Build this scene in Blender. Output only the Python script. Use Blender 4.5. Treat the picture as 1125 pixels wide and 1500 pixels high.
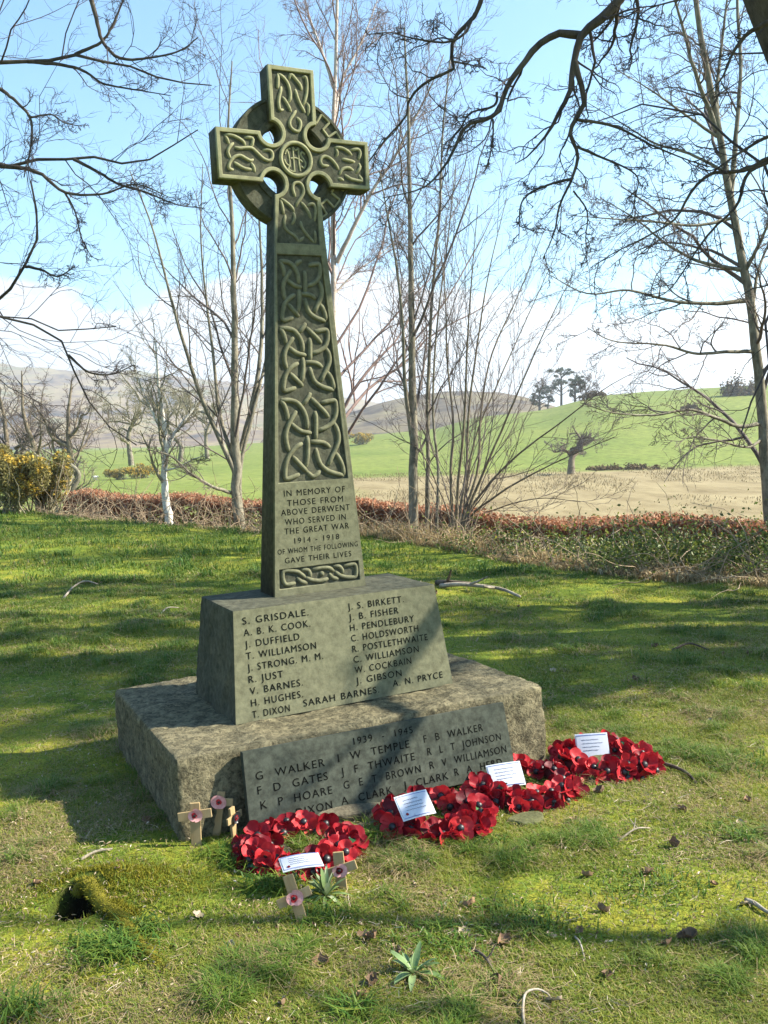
import bpy, math, random
import numpy as np
from mathutils import Matrix, Vector

for o in list(bpy.data.objects): bpy.data.objects.remove(o)
scene = bpy.context.scene
R_ = math.radians

# ------------------------------------------------------------------ camera, light, exposure
FPX, PITCH, ROLL, EYE = 1363.8, -4.64, -1.2, 1.42
def cam_basis():
    p, r = R_(PITCH), R_(ROLL)
    fwd = np.array([0, math.cos(p), math.sin(p)]); right = np.array([1., 0, 0]); up = np.cross(right, fwd)
    c, s = math.cos(r), math.sin(r)
    return c*right+s*up, -s*right+c*up, fwd
CR, CU, CF = cam_basis()
cam_data = bpy.data.cameras.new("camera"); cam = bpy.data.objects.new("camera", cam_data); scene.collection.objects.link(cam)
cam.matrix_world = Matrix(((CR[0], CU[0], -CF[0], 0), (CR[1], CU[1], -CF[1], 0), (CR[2], CU[2], -CF[2], EYE), (0, 0, 0, 1)))
cam_data.sensor_fit = 'VERTICAL'; cam_data.sensor_height = 36; cam_data.lens = 36*FPX/1500
cam_data.clip_start = .05; cam_data.clip_end = 20000
scene.camera = cam

SUN_EL, SUN_AZ = 38.0, 88.0
SUN = np.array([math.cos(R_(SUN_EL))*math.sin(R_(SUN_AZ)), math.cos(R_(SUN_EL))*math.cos(R_(SUN_AZ)), math.sin(R_(SUN_EL))])
sd = bpy.data.lights.new("sun", 'SUN'); sd.energy = 5.0; sd.angle = R_(.53); sd.color = (1, .94, .8)
so = bpy.data.objects.new("sun", sd); scene.collection.objects.link(so)
so.rotation_euler = Vector(tuple(SUN)).to_track_quat('Z', 'Y').to_euler()

world = bpy.data.worlds.new("World"); scene.world = world; world.use_nodes = True
def build_world():
    nt = world.node_tree; N = nt.nodes; L = nt.links; bg = N['Background']
    sky = N.new('ShaderNodeTexSky'); sky.sky_type = 'NISHITA'; sky.sun_disc = False
    sky.sun_elevation = R_(SUN_EL); sky.sun_rotation = R_(SUN_AZ); sky.altitude = 100; sky.air_density = 1.0; sky.dust_density = .4; sky.ozone_density = 1.5
    tc = N.new('ShaderNodeTexCoord')
    sep = N.new('ShaderNodeSeparateXYZ'); L.new(tc.outputs['Generated'], sep.inputs[0])
    mp = N.new('ShaderNodeMapping'); mp.inputs['Scale'].default_value = (1.0, 1.0, 2.6); mp.inputs['Location'].default_value = (1.37, .4, .2)
    L.new(tc.outputs['Generated'], mp.inputs[0])
    no = N.new('ShaderNodeTexNoise'); no.inputs['Scale'].default_value = 3.4; no.inputs['Detail'].default_value = 9; no.inputs['Roughness'].default_value = .55
    L.new(mp.outputs[0], no.inputs['Vector'])
    # cumulus sits low above the horizon, thinning out with height
    el = N.new('ShaderNodeMapRange'); el.interpolation_type = 'SMOOTHSTEP'
    el.inputs[1].default_value = .07; el.inputs[2].default_value = .24; el.inputs[3].default_value = .36; el.inputs[4].default_value = -.22
    L.new(sep.outputs[2], el.inputs[0])
    ad = N.new('ShaderNodeMath'); ad.operation = 'ADD'; L.new(no.outputs[0], ad.inputs[0]); L.new(el.outputs[0], ad.inputs[1])
    ms = N.new('ShaderNodeMapRange'); ms.interpolation_type = 'SMOOTHSTEP'
    ms.inputs[1].default_value = .57; ms.inputs[2].default_value = .64; L.new(ad.outputs[0], ms.inputs[0])
    # the clear part: sky light with a little extra cyan, as this camera saw it
    mul = N.new('ShaderNodeMix'); mul.data_type = 'RGBA'; mul.blend_type = 'MULTIPLY'; mul.inputs[0].default_value = 1
    L.new(sky.outputs[0], mul.inputs[6]); mul.inputs[7].default_value = (1.02, 1.68, 1.86, 1)
    mix = N.new('ShaderNodeMix'); mix.data_type = 'RGBA'; L.new(ms.outputs[0], mix.inputs[0]); L.new(mul.outputs[2], mix.inputs[6])
    mix.inputs[7].default_value = (7.2, 7.3, 7.5, 1)
    L.new(mix.outputs[2], bg.inputs['Color']); bg.inputs['Strength'].default_value = .05
build_world()
vs = scene.view_settings; vs.view_transform = 'Standard'; vs.look = 'None'; vs.exposure = 1.75; vs.gamma = 1; vs.use_curve_mapping = False
scene.cycles.use_denoising = True
scene.cycles.max_bounces = 6; scene.cycles.transparent_max_bounces = 4
scene.cycles.volume_bounces = 0

# ------------------------------------------------------------------ helpers
rng = np.random.default_rng(11)
T = np.array([[0.8940022, -0.4470342, -0.0303390], [0.4472391, 0.8944145, -0.0000374], [0.0271524, -0.0135354, 0.9995397]])
TT = np.array([-0.2826566, 4.0782308, -0.1389925])
MON = Matrix(((*T[0], TT[0]), (*T[1], TT[1]), (*T[2], TT[2]), (0, 0, 0, 1)))

def ray(px, py): return CR*((px-562.5)/FPX) - CU*((py-750)/FPX) + CF
def at(px, py, Y):                     # point on the sight line at distance Y (metres along +Y)
    v = ray(px, py); return np.array([0, 0, EYE]) + v*(Y/v[1])

def tag(o, label=None, cat=None, group=None, kind=None):
    if label: o['label'] = label
    if cat: o['category'] = cat
    if group: o['group'] = group
    if kind: o['kind'] = kind
    return o
def link(o, parent=None):
    scene.collection.objects.link(o)
    if parent is not None: o.parent = parent
    return o
def empty(name, loc=(0, 0, 0), mat=None):
    o = bpy.data.objects.new(name, None); o.empty_display_size = .1
    if mat is not None: o.matrix_world = mat
    else: o.location = tuple(loc)
    return link(o)
def mesh(name, V, F, mat=None, parent=None, smooth=True, attrs=None):
    """F: array (n,k) or list of arrays"""
    V = np.asarray(V, dtype=np.float32).reshape(-1, 3)
    Fs = F if isinstance(F, list) else [F]
    Fs = [np.asarray(f, dtype=np.int32) for f in Fs if len(f)]
    me = bpy.data.meshes.new(name); me.vertices.add(len(V)); me.vertices.foreach_set('co', V.ravel())
    tot = np.concatenate([np.full(len(f), f.shape[1], np.int32) for f in Fs]) if Fs else np.zeros(0, np.int32)
    idx = np.concatenate([f.ravel() for f in Fs]) if Fs else np.zeros(0, np.int32)
    me.loops.add(len(idx)); me.loops.foreach_set('vertex_index', idx)
    me.polygons.add(len(tot)); st = np.zeros(len(tot), np.int32); st[1:] = np.cumsum(tot)[:-1]
    me.polygons.foreach_set('loop_start', st); me.polygons.foreach_set('loop_total', tot)
    me.polygons.foreach_set('use_smooth', np.full(len(tot), bool(smooth)))
    for k, a in (attrs or {}).items():
        at_ = me.attributes.new(k, 'FLOAT', 'POINT'); at_.data.foreach_set('value', np.asarray(a, np.float32))
    me.update(calc_edges=True)
    if mat is not None: me.materials.append(mat)
    return link(bpy.data.objects.new(name, me), parent)
class MB:
    def __init__(s): s.V = []; s.F = []; s.n = 0; s.A = []
    def add(s, V, F, a=0.0):
        V = np.asarray(V, float).reshape(-1, 3)
        for f in (F if isinstance(F, list) else [F]):
            if len(f): s.F.append(np.asarray(f, int)+s.n)
        s.V.append(V); s.A.append(np.broadcast_to(np.asarray(a, float), (len(V),))); s.n += len(V)
    def build(s, name, mat=None, parent=None, smooth=True, attr=None):
        return mesh(name, np.concatenate(s.V), s.F, mat, parent, smooth, {attr: np.concatenate(s.A)} if attr else None)
def unit(v): return v/np.maximum(np.linalg.norm(v, axis=-1, keepdims=True), 1e-9)
def tubes(P, Rr, k=6):
    """P (B,N,3), Rr (B,N) -> verts, quads"""
    P = np.asarray(P, float); Rr = np.asarray(Rr, float); B, N, _ = P.shape
    t = np.empty_like(P); t[:, 1:-1] = P[:, 2:]-P[:, :-2]; t[:, 0] = P[:, 1]-P[:, 0]; t[:, -1] = P[:, -1]-P[:, -2]; t = unit(t)
    ref = np.where(np.abs(t[:, 0, 2:3]) < .9, np.array([[0, 0, 1.]]), np.array([[1., 0, 0]]))
    n = unit(np.cross(t[:, 0], ref)); nn = [n]
    for i in range(1, N):
        n = n - (n*t[:, i]).sum(-1, keepdims=True)*t[:, i]; n = unit(n); nn.append(n)
    n = np.stack(nn, 1); b = np.cross(t, n)
    a = np.arange(k)*2*math.pi/k
    V = P[:, :, None, :] + Rr[:, :, None, None]*(np.cos(a)[None, None, :, None]*n[:, :, None, :]+np.sin(a)[None, None, :, None]*b[:, :, None, :])
    base = (np.arange(B)*N*k)[:, None, None]; i = np.arange(N-1)[None, :, None]*k; j = np.arange(k)[None, None, :]; j2 = (j+1) % k
    q = np.stack([base+i+j, base+i+j2, base+i+k+j2, base+i+k+j], -1).reshape(-1, 4)
    return V.reshape(-1, 3), q
def smooth_path(pl, n):
    """Catmull-Rom through the points, n samples evenly by length"""
    p = np.asarray(pl, float)
    if len(p) < 3: 
        u = np.linspace(0, 1, n)[:, None]; return p[0]*(1-u)+p[-1]*u
    e = np.vstack([2*p[0]-p[1], p, 2*p[-1]-p[-2]]); out = []
    for i in range(len(p)-1):
        a, b, c, d_ = e[i], e[i+1], e[i+2], e[i+3]
        for s in np.linspace(0, 1, 10, endpoint=False):
            out.append(.5*((2*b)+(c-a)*s+(2*a-5*b+4*c-d_)*s*s+(3*b-a-3*c+d_)*s**3))
    out.append(p[-1]); out = np.array(out); L = np.r_[0, np.cumsum(np.linalg.norm(np.diff(out, axis=0), axis=1))]
    u = np.linspace(0, L[-1], n); return np.stack([np.interp(u, L, out[:, i]) for i in range(out.shape[1])], 1)
def hash2(i, j, s): 
    h = np.sin(i*127.1+j*311.7+s*74.7)*43758.5453; return h-np.floor(h)
def vnoise(x, y, s=0):
    xi, yi = np.floor(x), np.floor(y); fx, fy = x-xi, y-yi; fx = fx*fx*(3-2*fx); fy = fy*fy*(3-2*fy)
    return (hash2(xi, yi, s)*(1-fx)+hash2(xi+1, yi, s)*fx)*(1-fy)+(hash2(xi, yi+1, s)*(1-fx)+hash2(xi+1, yi+1, s)*fx)*fy
def fbm(x, y, s=0, o=4):
    v = 0; a = .5
    for i in range(o): v = v+a*vnoise(x, y, s+i*3.1); x = x*2.03+5.2; y = y*2.03+1.3; a *= .5
    return v
def sstep(x, a, b): u = np.clip((x-a)/(b-a), 0, 1); return u*u*(3-2*u)

# ------------------------------------------------------------------ materials
def material(name, rough=.9, spec=.3):
    m = bpy.data.materials.new(name); m.use_nodes = True; b = m.node_tree.nodes['Principled BSDF']
    b.inputs['Roughness'].default_value = rough; b.inputs['Specular IOR Level'].default_value = spec
    return m, m.node_tree.nodes, m.node_tree.links, b
def ramp(N, stops):
    r = N.new('ShaderNodeValToRGB'); e = r.color_ramp.elements
    while len(e) < len(stops): e.new(.5)
    for x, (p, c) in zip(e, stops): x.position = p; x.color = (*c, 1)
    return r
def noise(N, L, scale, detail=6, rough=.6, vec=None, dist=0):
    n = N.new('ShaderNodeTexNoise'); n.inputs['Scale'].default_value = scale; n.inputs['Detail'].default_value = detail
    n.inputs['Roughness'].default_value = rough; n.inputs['Distortion'].default_value = dist
    if vec is not None: L.new(vec, n.inputs['Vector'])
    return n
def bump(N, L, b, src, strength, dist):
    u = N.new('ShaderNodeBump'); u.inputs['Strength'].default_value = strength; u.inputs['Distance'].default_value = dist
    L.new(src, u.inputs['Height']); L.new(u.outputs[0], b.inputs['Normal']); return u
def mixc(N, L, fac, a, b, mode='MIX'):
    x = N.new('ShaderNodeMix'); x.data_type = 'RGBA'; x.blend_type = mode
    for s, i in ((fac, 0), (a, 6), (b, 7)):
        if isinstance(s, (int, float)): x.inputs[i].default_value = s
        elif isinstance(s, tuple): x.inputs[i].default_value = (*s, 1)
        else: L.new(s, x.inputs[i])
    return x.outputs[2]
def flat(name, col, rough=.8, var=.25, scale=40, spec=.3):
    m, N, L, b = material(name, rough, spec); tc = N.new('ShaderNodeTexCoord'); n = noise(N, L, scale, 5, .6, tc.outputs['Object'])
    r = ramp(N, [(.3, tuple(c*(1-var) for c in col)), (.7, tuple(min(1, c*(1+var)) for c in col))]); L.new(n.outputs[0], r.inputs[0]); L.new(r.outputs[0], b.inputs['Base Color'])
    return m
def tinted(name, stops, rough=.85, spec=.25, trans=0, attr='tint'):
    m, N, L, b = material(name, rough, spec); a = N.new('ShaderNodeAttribute'); a.attribute_name = attr
    r = ramp(N, stops); L.new(a.outputs['Fac'], r.inputs[0]); L.new(r.outputs[0], b.inputs['Base Color'])
    if trans:
        t = N.new('ShaderNodeBsdfTranslucent'); L.new(r.outputs[0], t.inputs[0]); ms = N.new('ShaderNodeMixShader'); ms.inputs[0].default_value = trans
        L.new(b.outputs[0], ms.inputs[1]); L.new(t.outputs[0], ms.inputs[2]); L.new(ms.outputs[0], N['Material Output'].inputs[0])
    return m
M = {}
def slate(name, dark, light, lichen, bumpd, lich_lo, lich_hi, s=1.0, con=.66, top=False):
    m, N, L, b = material(name, .9, .12); tc = N.new('ShaderNodeTexCoord'); g = tc.outputs['Object']
    n1 = noise(N, L, 4*s, 8, .62, g, .3); n2 = noise(N, L, 34*s, 8, .68, g); n3 = noise(N, L, 11*s, 10, .7, g, .6)
    r1 = ramp(N, [(.3, dark), (.7, light)]); L.new(n1.outputs[0], r1.inputs[0])
    r2 = ramp(N, [(.36, (con, con, con)), (.64, (2-con*.9, 2-con*.9, 2-con*.9))]); L.new(n2.outputs[0], r2.inputs[0])
    c = mixc(N, L, 1.0, r1.outputs[0], r2.outputs[0], 'MULTIPLY')
    r3 = ramp(N, [(lich_lo, (0, 0, 0)), (lich_hi, (1, 1, 1))]); L.new(n3.outputs[0], r3.inputs[0])
    c = mixc(N, L, r3.outputs[0], c, lichen)
    if top:      # lichen tint made paler towards the cross head, painting in its sunlit brightness
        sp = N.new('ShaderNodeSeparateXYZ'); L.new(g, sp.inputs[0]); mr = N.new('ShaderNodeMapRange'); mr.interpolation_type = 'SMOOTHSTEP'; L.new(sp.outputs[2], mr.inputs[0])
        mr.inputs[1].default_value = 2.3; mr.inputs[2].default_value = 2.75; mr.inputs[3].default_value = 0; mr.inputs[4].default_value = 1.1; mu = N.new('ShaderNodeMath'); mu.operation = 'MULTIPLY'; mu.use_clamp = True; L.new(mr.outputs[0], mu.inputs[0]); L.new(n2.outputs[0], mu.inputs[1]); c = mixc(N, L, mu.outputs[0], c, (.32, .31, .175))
    L.new(c, b.inputs['Base Color'])
    ad = N.new('ShaderNodeMath'); ad.operation = 'ADD'; L.new(n2.outputs[0], ad.inputs[0]); L.new(n3.outputs[0], ad.inputs[1])
    bump(N, L, b, ad.outputs[0], .6, bumpd); return m
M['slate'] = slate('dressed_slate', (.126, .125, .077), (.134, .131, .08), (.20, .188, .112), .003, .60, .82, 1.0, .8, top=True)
M['slate_side'] = slate('weathered_slate', (.045, .048, .034), (.08, .078, .053), (.135, .125, .08), .006, .56, .74)
M['rock'] = slate('rough_plinth_stone', (.055, .05, .032), (.155, .133, .08), (.27, .235, .14), .020, .47, .70, 2.6, .48)
M['tablet'] = slate('tablet_slate', (.042, .048, .038), (.06, .065, .05), (.085, .087, .064), .0015, .62, .85)
def inkmat():
    m = bpy.data.materials.new('cut_letter_paint'); m.use_nodes = True; N = m.node_tree.nodes; N.remove(N['Principled BSDF']); d = N.new('ShaderNodeBsdfDiffuse'); d.inputs[0].default_value = (.008, .008, .0065, 1)
    m.node_tree.links.new(d.outputs[0], N['Material Output'].inputs[0]); return m
M['ink'] = inkmat()
M['flatstone'] = slate('flat_stone', (.08, .07, .05), (.14, .12, .08), (.2, .18, .12), .004, .55, .75, 2)
# ------------------------------------------------------------------ the memorial (modelled in its own frame, leaning a little with its mound)
memorial = tag(empty('war_memorial_cross', mat=MON), 'tall carved Celtic stone cross with knotwork and names standing on a stepped plinth', 'war memorial')
XO, ZC, HR, RIM = .01, 2.737, .047, .065
AX, AZ = .104, .1035                                   # the armpit circles sit on the inner corners
hwid = lambda z: .2175-.0586*(z-.891)
yfront = lambda z: -.0645+(np.minimum(z, 2.47)-.891)*.01836
yback = lambda z: .1165-(np.minimum(z, 2.47)-.891)*.031
def arc(cx, cz, r, a0, a1, n=18): return [(cx+r*math.cos(t), cz+r*math.sin(t)) for t in np.linspace(a0, a1, n)]
def cross_outline(inset=0.0):
    """silhouette, clockwise from the bottom left, inset by a border width (the foot keeps its own)"""
    i = inset; r = HR+i; o = []
    AL, AT = .344-i, .379-i
    ah, aw = AZ-i, AX-i
    g = math.asin(min(1, i/r)); 
    def P(x, z): o.append((XO+x, ZC+z))
    # right side going up: shaft edge, lower right notch, right arm, upper right notch, top, then mirrored
    half = []
    zn = -AZ-math.sqrt(max(r*r-i*i, 0))
    half.append(('shaft',))
    half += [(x, z) for x, z in arc(AX, -AZ, r, -math.pi/2-g, -2*math.pi+g, 26)]
    half += [(AL, -ah), (AL, ah)]
    half += [(x, z) for x, z in arc(AX, AZ, r, -g, -1.5*math.pi+g, 26)]
    half += [(aw, AT)]
    return half[1:]
def build_outline(inset, zfoot, foot_hw):
    h = cross_outline(inset)
    right = [(XO+x, ZC+z) for x, z in h]; left = [(XO-x, ZC+z) for x, z in reversed(h)]
    return [(foot_hw, zfoot)]+right+left+[(-foot_hw, zfoot)]
def curve_mesh(name, loops, depth, bevel, mat, parent, yoff, sub=False):
    """flat shape (x,z) with holes, extruded along y, then laid on the tapering front of the cross"""
    cu = bpy.data.curves.new(name, 'CURVE'); cu.dimensions = '2D'; cu.fill_mode = 'BOTH'
    for lp in loops:
        sp = cu.splines.new('POLY'); sp.points.add(len(lp)-1); sp.use_cyclic_u = True
        for p, (x, z) in zip(sp.points, lp): p.co = (x, z, 0, 1)
    cu.extrude = max(depth/2-bevel, 1e-5); cu.bevel_depth = bevel; cu.bevel_resolution = 1; cu.offset = -bevel
    to = bpy.data.objects.new(name, cu); scene.collection.objects.link(to)
    dg = bpy.context.evaluated_depsgraph_get(); me = bpy.data.meshes.new_from_object(to.evaluated_get(dg)); bpy.data.objects.remove(to)
    n = len(me.vertices); co = np.empty(n*3, np.float32); me.vertices.foreach_get('co', co); co = co.reshape(-1, 3)
    out = np.empty_like(co); out[:, 0] = co[:, 0]; out[:, 2] = co[:, 1]; out[:, 1] = yoff(co[:, 1], co[:, 2])
    me.vertices.foreach_set('co', out.ravel()); me.update(); me.materials.clear(); me.materials.append(mat)
    me.name = name; return link(bpy.data.objects.new(name, me), parent)
FIELD = .013
full = build_outline(0, .885, hwid(.885))
def slab_y(z, w):   # w in [-d/2, d/2]: +1 -> front, -1 -> back
    u = w/.05; return np.where(u > 0, yfront(z)+FIELD+.05*(1-np.minimum(u, 1)), 0)*(u > 0)+np.where(u <= 0, yback(z)-.0*(u), 0)*(u <= 0)
def slab_map(z, w):
    u = np.clip((w/.05+1)/2, 0, 1)          # 0 back .. 1 front
    return yback(z)*(1-u)+(yfront(z)+FIELD)*u
shaft = curve_mesh('cross_shaft', [full], .1, .004, M['slate_side'], memorial, slab_map)
# raised border on the front: outline minus the sunk panels
bo = [(x, z) for x, z in build_outline(.0008, .8858, hwid(.885)-.0008)]
neck = build_outline(.018, 2.385, .097)
panel = [(-.163, 1.375), (.163, 1.375), (.1, 2.338), (-.1, 2.338)]
chain = [(-.19, .921), (.19, .921), (.186, 1.006), (-.186, 1.006)]
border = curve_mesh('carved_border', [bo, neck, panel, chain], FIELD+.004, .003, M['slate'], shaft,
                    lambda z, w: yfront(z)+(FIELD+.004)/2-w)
# sunk panel floors in the dressed stone, a hair in front of the slab
for lp in (neck, panel, chain):
    ins = lp
    curve_mesh('sunk_panel', [ins], .002, .0002, M['slate_side'], shaft, lambda z, w: yfront(z)+FIELD-.0012-w)
KN = {"top":[[[-0.046,3.086],[-0.022,3.071],[-0.004,3.048],[0.004,3.017],[0.003,2.989],[-0.007,2.971]],[[-0.046,3.086],[-0.047,3.058],[-0.051,3.023]],[[-0.033,3.033],[-0.04,3.009],[-0.048,2.983],[-0.05,2.958],[-0.045,2.937],[-0.031,2.941]],[[-0.031,2.993],[-0.015,2.97],[-0.003,2.949],[0.004,2.934]],[[0.027,2.942],[0.011,2.92],[-0.004,2.898],[-0.005,2.876],[0.007,2.862],[0.029,2.856],[0.041,2.875],[0.043,2.898],[0.028,2.915]],[[0.005,3.067],[0.006,3.08],[0.015,3.088],[0.033,3.07],[0.051,3.05],[0.058,3.028]],[[0.029,3.03],[0.034,3.003],[0.045,2.974],[0.068,2.936]],[[0.064,3.082],[0.078,3.086],[0.084,3.061],[0.081,3.028],[0.072,2.994],[0.059,2.968]],[[0.078,2.982],[0.086,2.961],[0.08,2.927]]],"left":[[[-0.297,2.811],[-0.268,2.814],[-0.237,2.804],[-0.216,2.791],[-0.208,2.777]],[[-0.294,2.812],[-0.285,2.794],[-0.278,2.778]],[[-0.258,2.783],[-0.274,2.768],[-0.285,2.747],[-0.28,2.727],[-0.272,2.719]],[[-0.256,2.767],[-0.234,2.763],[-0.205,2.768],[-0.18,2.768],[-0.156,2.749],[-0.132,2.73],[-0.107,2.724],[-0.093,2.737],[-0.093,2.758],[-0.107,2.768],[-0.133,2.765]],[[-0.21,2.809],[-0.19,2.811],[-0.174,2.807],[-0.177,2.789],[-0.183,2.771]],[[-0.266,2.675],[-0.285,2.679],[-0.279,2.703],[-0.259,2.726],[-0.233,2.734],[-0.209,2.724],[-0.19,2.717],[-0.177,2.724]],[[-0.262,2.706],[-0.239,2.692],[-0.212,2.682],[-0.183,2.682]],[[-0.188,2.711],[-0.179,2.694],[-0.173,2.672]]],"right":[[[0.196,2.805],[0.228,2.806],[0.255,2.796],[0.278,2.78]],[[0.203,2.804],[0.208,2.78],[0.201,2.767]],[[0.164,2.726],[0.139,2.723],[0.127,2.736],[0.131,2.755],[0.152,2.764],[0.179,2.752],[0.198,2.732],[0.211,2.712]],[[0.273,2.801],[0.308,2.807],[0.318,2.792],[0.309,2.763]],[[0.228,2.76],[0.255,2.756],[0.29,2.752]],[[0.311,2.748],[0.313,2.729],[0.294,2.703]],[[0.213,2.69],[0.225,2.713],[0.253,2.724],[0.281,2.717]],[[0.237,2.693],[0.264,2.678],[0.292,2.673],[0.319,2.673],[0.308,2.697]],[[0.205,2.677],[0.232,2.67]]],"neck":[[[0.002,2.583],[-0.007,2.604],[-0.008,2.628],[0.004,2.642],[0.025,2.642],[0.038,2.626],[0.04,2.605],[0.026,2.58],[0.007,2.557],[0.003,2.541]],[[0.025,2.564],[0.039,2.548],[0.057,2.523],[0.067,2.496]],[[-0.068,2.572],[-0.045,2.559],[-0.02,2.539],[-0.007,2.519]],[[-0.067,2.568],[-0.061,2.537],[-0.057,2.505]],[[0.053,2.549],[0.078,2.559],[0.091,2.541],[0.088,2.514],[0.084,2.486]],[[-0.049,2.506],[-0.057,2.465],[-0.045,2.439],[-0.017,2.422],[0.005,2.396]],[[-0.01,2.519],[-0.009,2.492],[-0.023,2.465]],[[0.019,2.483],[0.023,2.456],[0.045,2.425],[0.075,2.394]],[[0.005,2.396],[0.02,2.408],[0.029,2.416]],[[0.082,2.446],[0.081,2.394]]],"chain":[[[-0.065,0.957],[-0.084,0.974],[-0.106,0.989],[-0.165,0.995],[-0.161,0.941],[-0.114,0.939]],[[-0.065,0.959],[-0.046,0.948],[-0.027,0.941],[0.005,0.936],[0.042,0.941]],[[-0.104,0.962],[-0.086,0.943],[-0.059,0.934]],[[-0.083,0.993],[-0.055,0.99],[-0.044,0.974],[-0.042,0.955]],[[-0.031,0.989],[0.009,0.993],[0.045,0.988],[0.07,0.971]],[[0.047,0.963],[0.062,0.943],[0.09,0.936]],[[0.066,0.993],[0.094,0.99],[0.109,0.972],[0.112,0.956]],[[0.119,0.989],[0.173,0.989],[0.173,0.938],[0.136,0.936],[0.099,0.948],[0.076,0.968]]],"panel":[[[-0.124,1.725],[-0.084,1.724],[-0.049,1.71],[-0.023,1.674],[-0.013,1.635],[-0.013,1.6]],[[-0.014,1.567],[-0.015,1.526],[-0.02,1.476],[-0.031,1.435]],[[-0.124,1.725],[-0.11,1.7],[-0.102,1.669],[-0.099,1.642]],[[-0.058,1.675],[-0.082,1.645],[-0.102,1.611],[-0.113,1.577],[-0.111,1.539],[-0.103,1.507]],[[-0.083,1.624],[-0.06,1.602],[-0.033,1.587],[0.004,1.581]],[[-0.041,1.537],[-0.066,1.525],[-0.096,1.499],[-0.116,1.466],[-0.125,1.431],[-0.127,1.393],[-0.103,1.393],[-0.064,1.406]],[[-0.087,1.483],[-0.066,1.459],[-0.036,1.426],[-0.024,1.413]],[[-0.024,1.413],[-0.001,1.392],[0.025,1.406],[0.034,1.417]],[[-0.001,1.543],[0.03,1.541],[0.063,1.534],[0.088,1.515]],[[0.03,1.672],[0.03,1.633],[0.027,1.594],[0.024,1.551]],[[0.022,1.512],[0.026,1.481],[0.04,1.441],[0.071,1.413],[0.112,1.397],[0.146,1.388]],[[0.146,1.388],[0.144,1.422],[0.131,1.459],[0.112,1.49]],[[0.077,1.438],[0.092,1.469],[0.115,1.507],[0.131,1.542],[0.131,1.578],[0.117,1.618]],[[0.037,1.59],[0.071,1.6],[0.106,1.622],[0.126,1.657],[0.13,1.692],[0.125,1.716],[0.096,1.715],[0.06,1.708]],[[0.014,1.731],[0.041,1.703],[0.068,1.675],[0.091,1.647]],[[-0.027,1.703],[-0.003,1.728],[0.013,1.751]],[[-0.107,2.029],[-0.072,2.028],[-0.042,2.017],[-0.02,1.988],[-0.011,1.958],[-0.011,1.93]],[[-0.012,1.904],[-0.013,1.872],[-0.017,1.832],[-0.026,1.8]],[[-0.107,2.029],[-0.095,2.009],[-0.088,1.984],[-0.085,1.963]],[[-0.049,1.989],[-0.07,1.966],[-0.087,1.939],[-0.096,1.912],[-0.095,1.882],[-0.088,1.857]],[[-0.071,1.949],[-0.052,1.932],[-0.028,1.92],[0.003,1.915]],[[-0.035,1.88],[-0.056,1.871],[-0.082,1.851],[-0.099,1.824],[-0.106,1.797],[-0.108,1.767],[-0.087,1.767],[-0.054,1.777]],[[-0.074,1.838],[-0.056,1.819],[-0.03,1.793],[-0.021,1.783]],[[-0.001,1.885],[0.025,1.884],[0.053,1.878],[0.075,1.863]],[[0.026,1.987],[0.025,1.956],[0.023,1.925],[0.021,1.892]],[[0.018,1.861],[0.022,1.836],[0.034,1.804],[0.06,1.783],[0.095,1.77],[0.124,1.763]],[[0.124,1.763],[0.122,1.79],[0.112,1.819],[0.096,1.843]],[[0.066,1.803],[0.078,1.827],[0.098,1.857],[0.111,1.885],[0.112,1.913],[0.1,1.944]],[[0.032,1.922],[0.061,1.93],[0.091,1.948],[0.107,1.975],[0.112,2.003],[0.107,2.022],[0.082,2.021],[0.051,2.015]],[[0.012,2.033],[0.035,2.011],[0.058,1.989],[0.078,1.967]],[[-0.023,2.011],[-0.003,2.031],[0.011,2.049]],[[-0.09,2.31],[-0.061,2.309],[-0.036,2.299],[-0.017,2.272],[-0.01,2.243],[-0.009,2.217]],[[-0.01,2.193],[-0.011,2.163],[-0.015,2.126],[-0.023,2.096]],[[-0.09,2.31],[-0.08,2.291],[-0.074,2.269],[-0.072,2.249]],[[-0.042,2.273],[-0.059,2.251],[-0.074,2.226],[-0.082,2.201],[-0.081,2.172],[-0.075,2.149]],[[-0.061,2.235],[-0.044,2.219],[-0.024,2.208],[0.003,2.203]],[[-0.029,2.171],[-0.048,2.162],[-0.07,2.143],[-0.085,2.118],[-0.091,2.093],[-0.093,2.065],[-0.075,2.065],[-0.046,2.074]],[[-0.063,2.131],[-0.048,2.113],[-0.026,2.089],[-0.018,2.08]],[[-0.001,2.175],[0.022,2.174],[0.046,2.169],[0.065,2.155]],[[0.022,2.271],[0.022,2.242],[0.02,2.213],[0.018,2.182]],[[0.016,2.153],[0.019,2.13],[0.029,2.1],[0.052,2.079],[0.082,2.067],[0.106,2.061]],[[0.106,2.061],[0.105,2.086],[0.096,2.113],[0.082,2.136]],[[0.056,2.098],[0.067,2.121],[0.084,2.149],[0.095,2.175],[0.095,2.201],[0.085,2.231]],[[0.027,2.21],[0.052,2.218],[0.077,2.234],[0.091,2.26],[0.095,2.286],[0.091,2.303],[0.07,2.303],[0.043,2.297]],[[-0.02,2.294],[-0.005,2.309],[0.01,2.314]]]}
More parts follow.
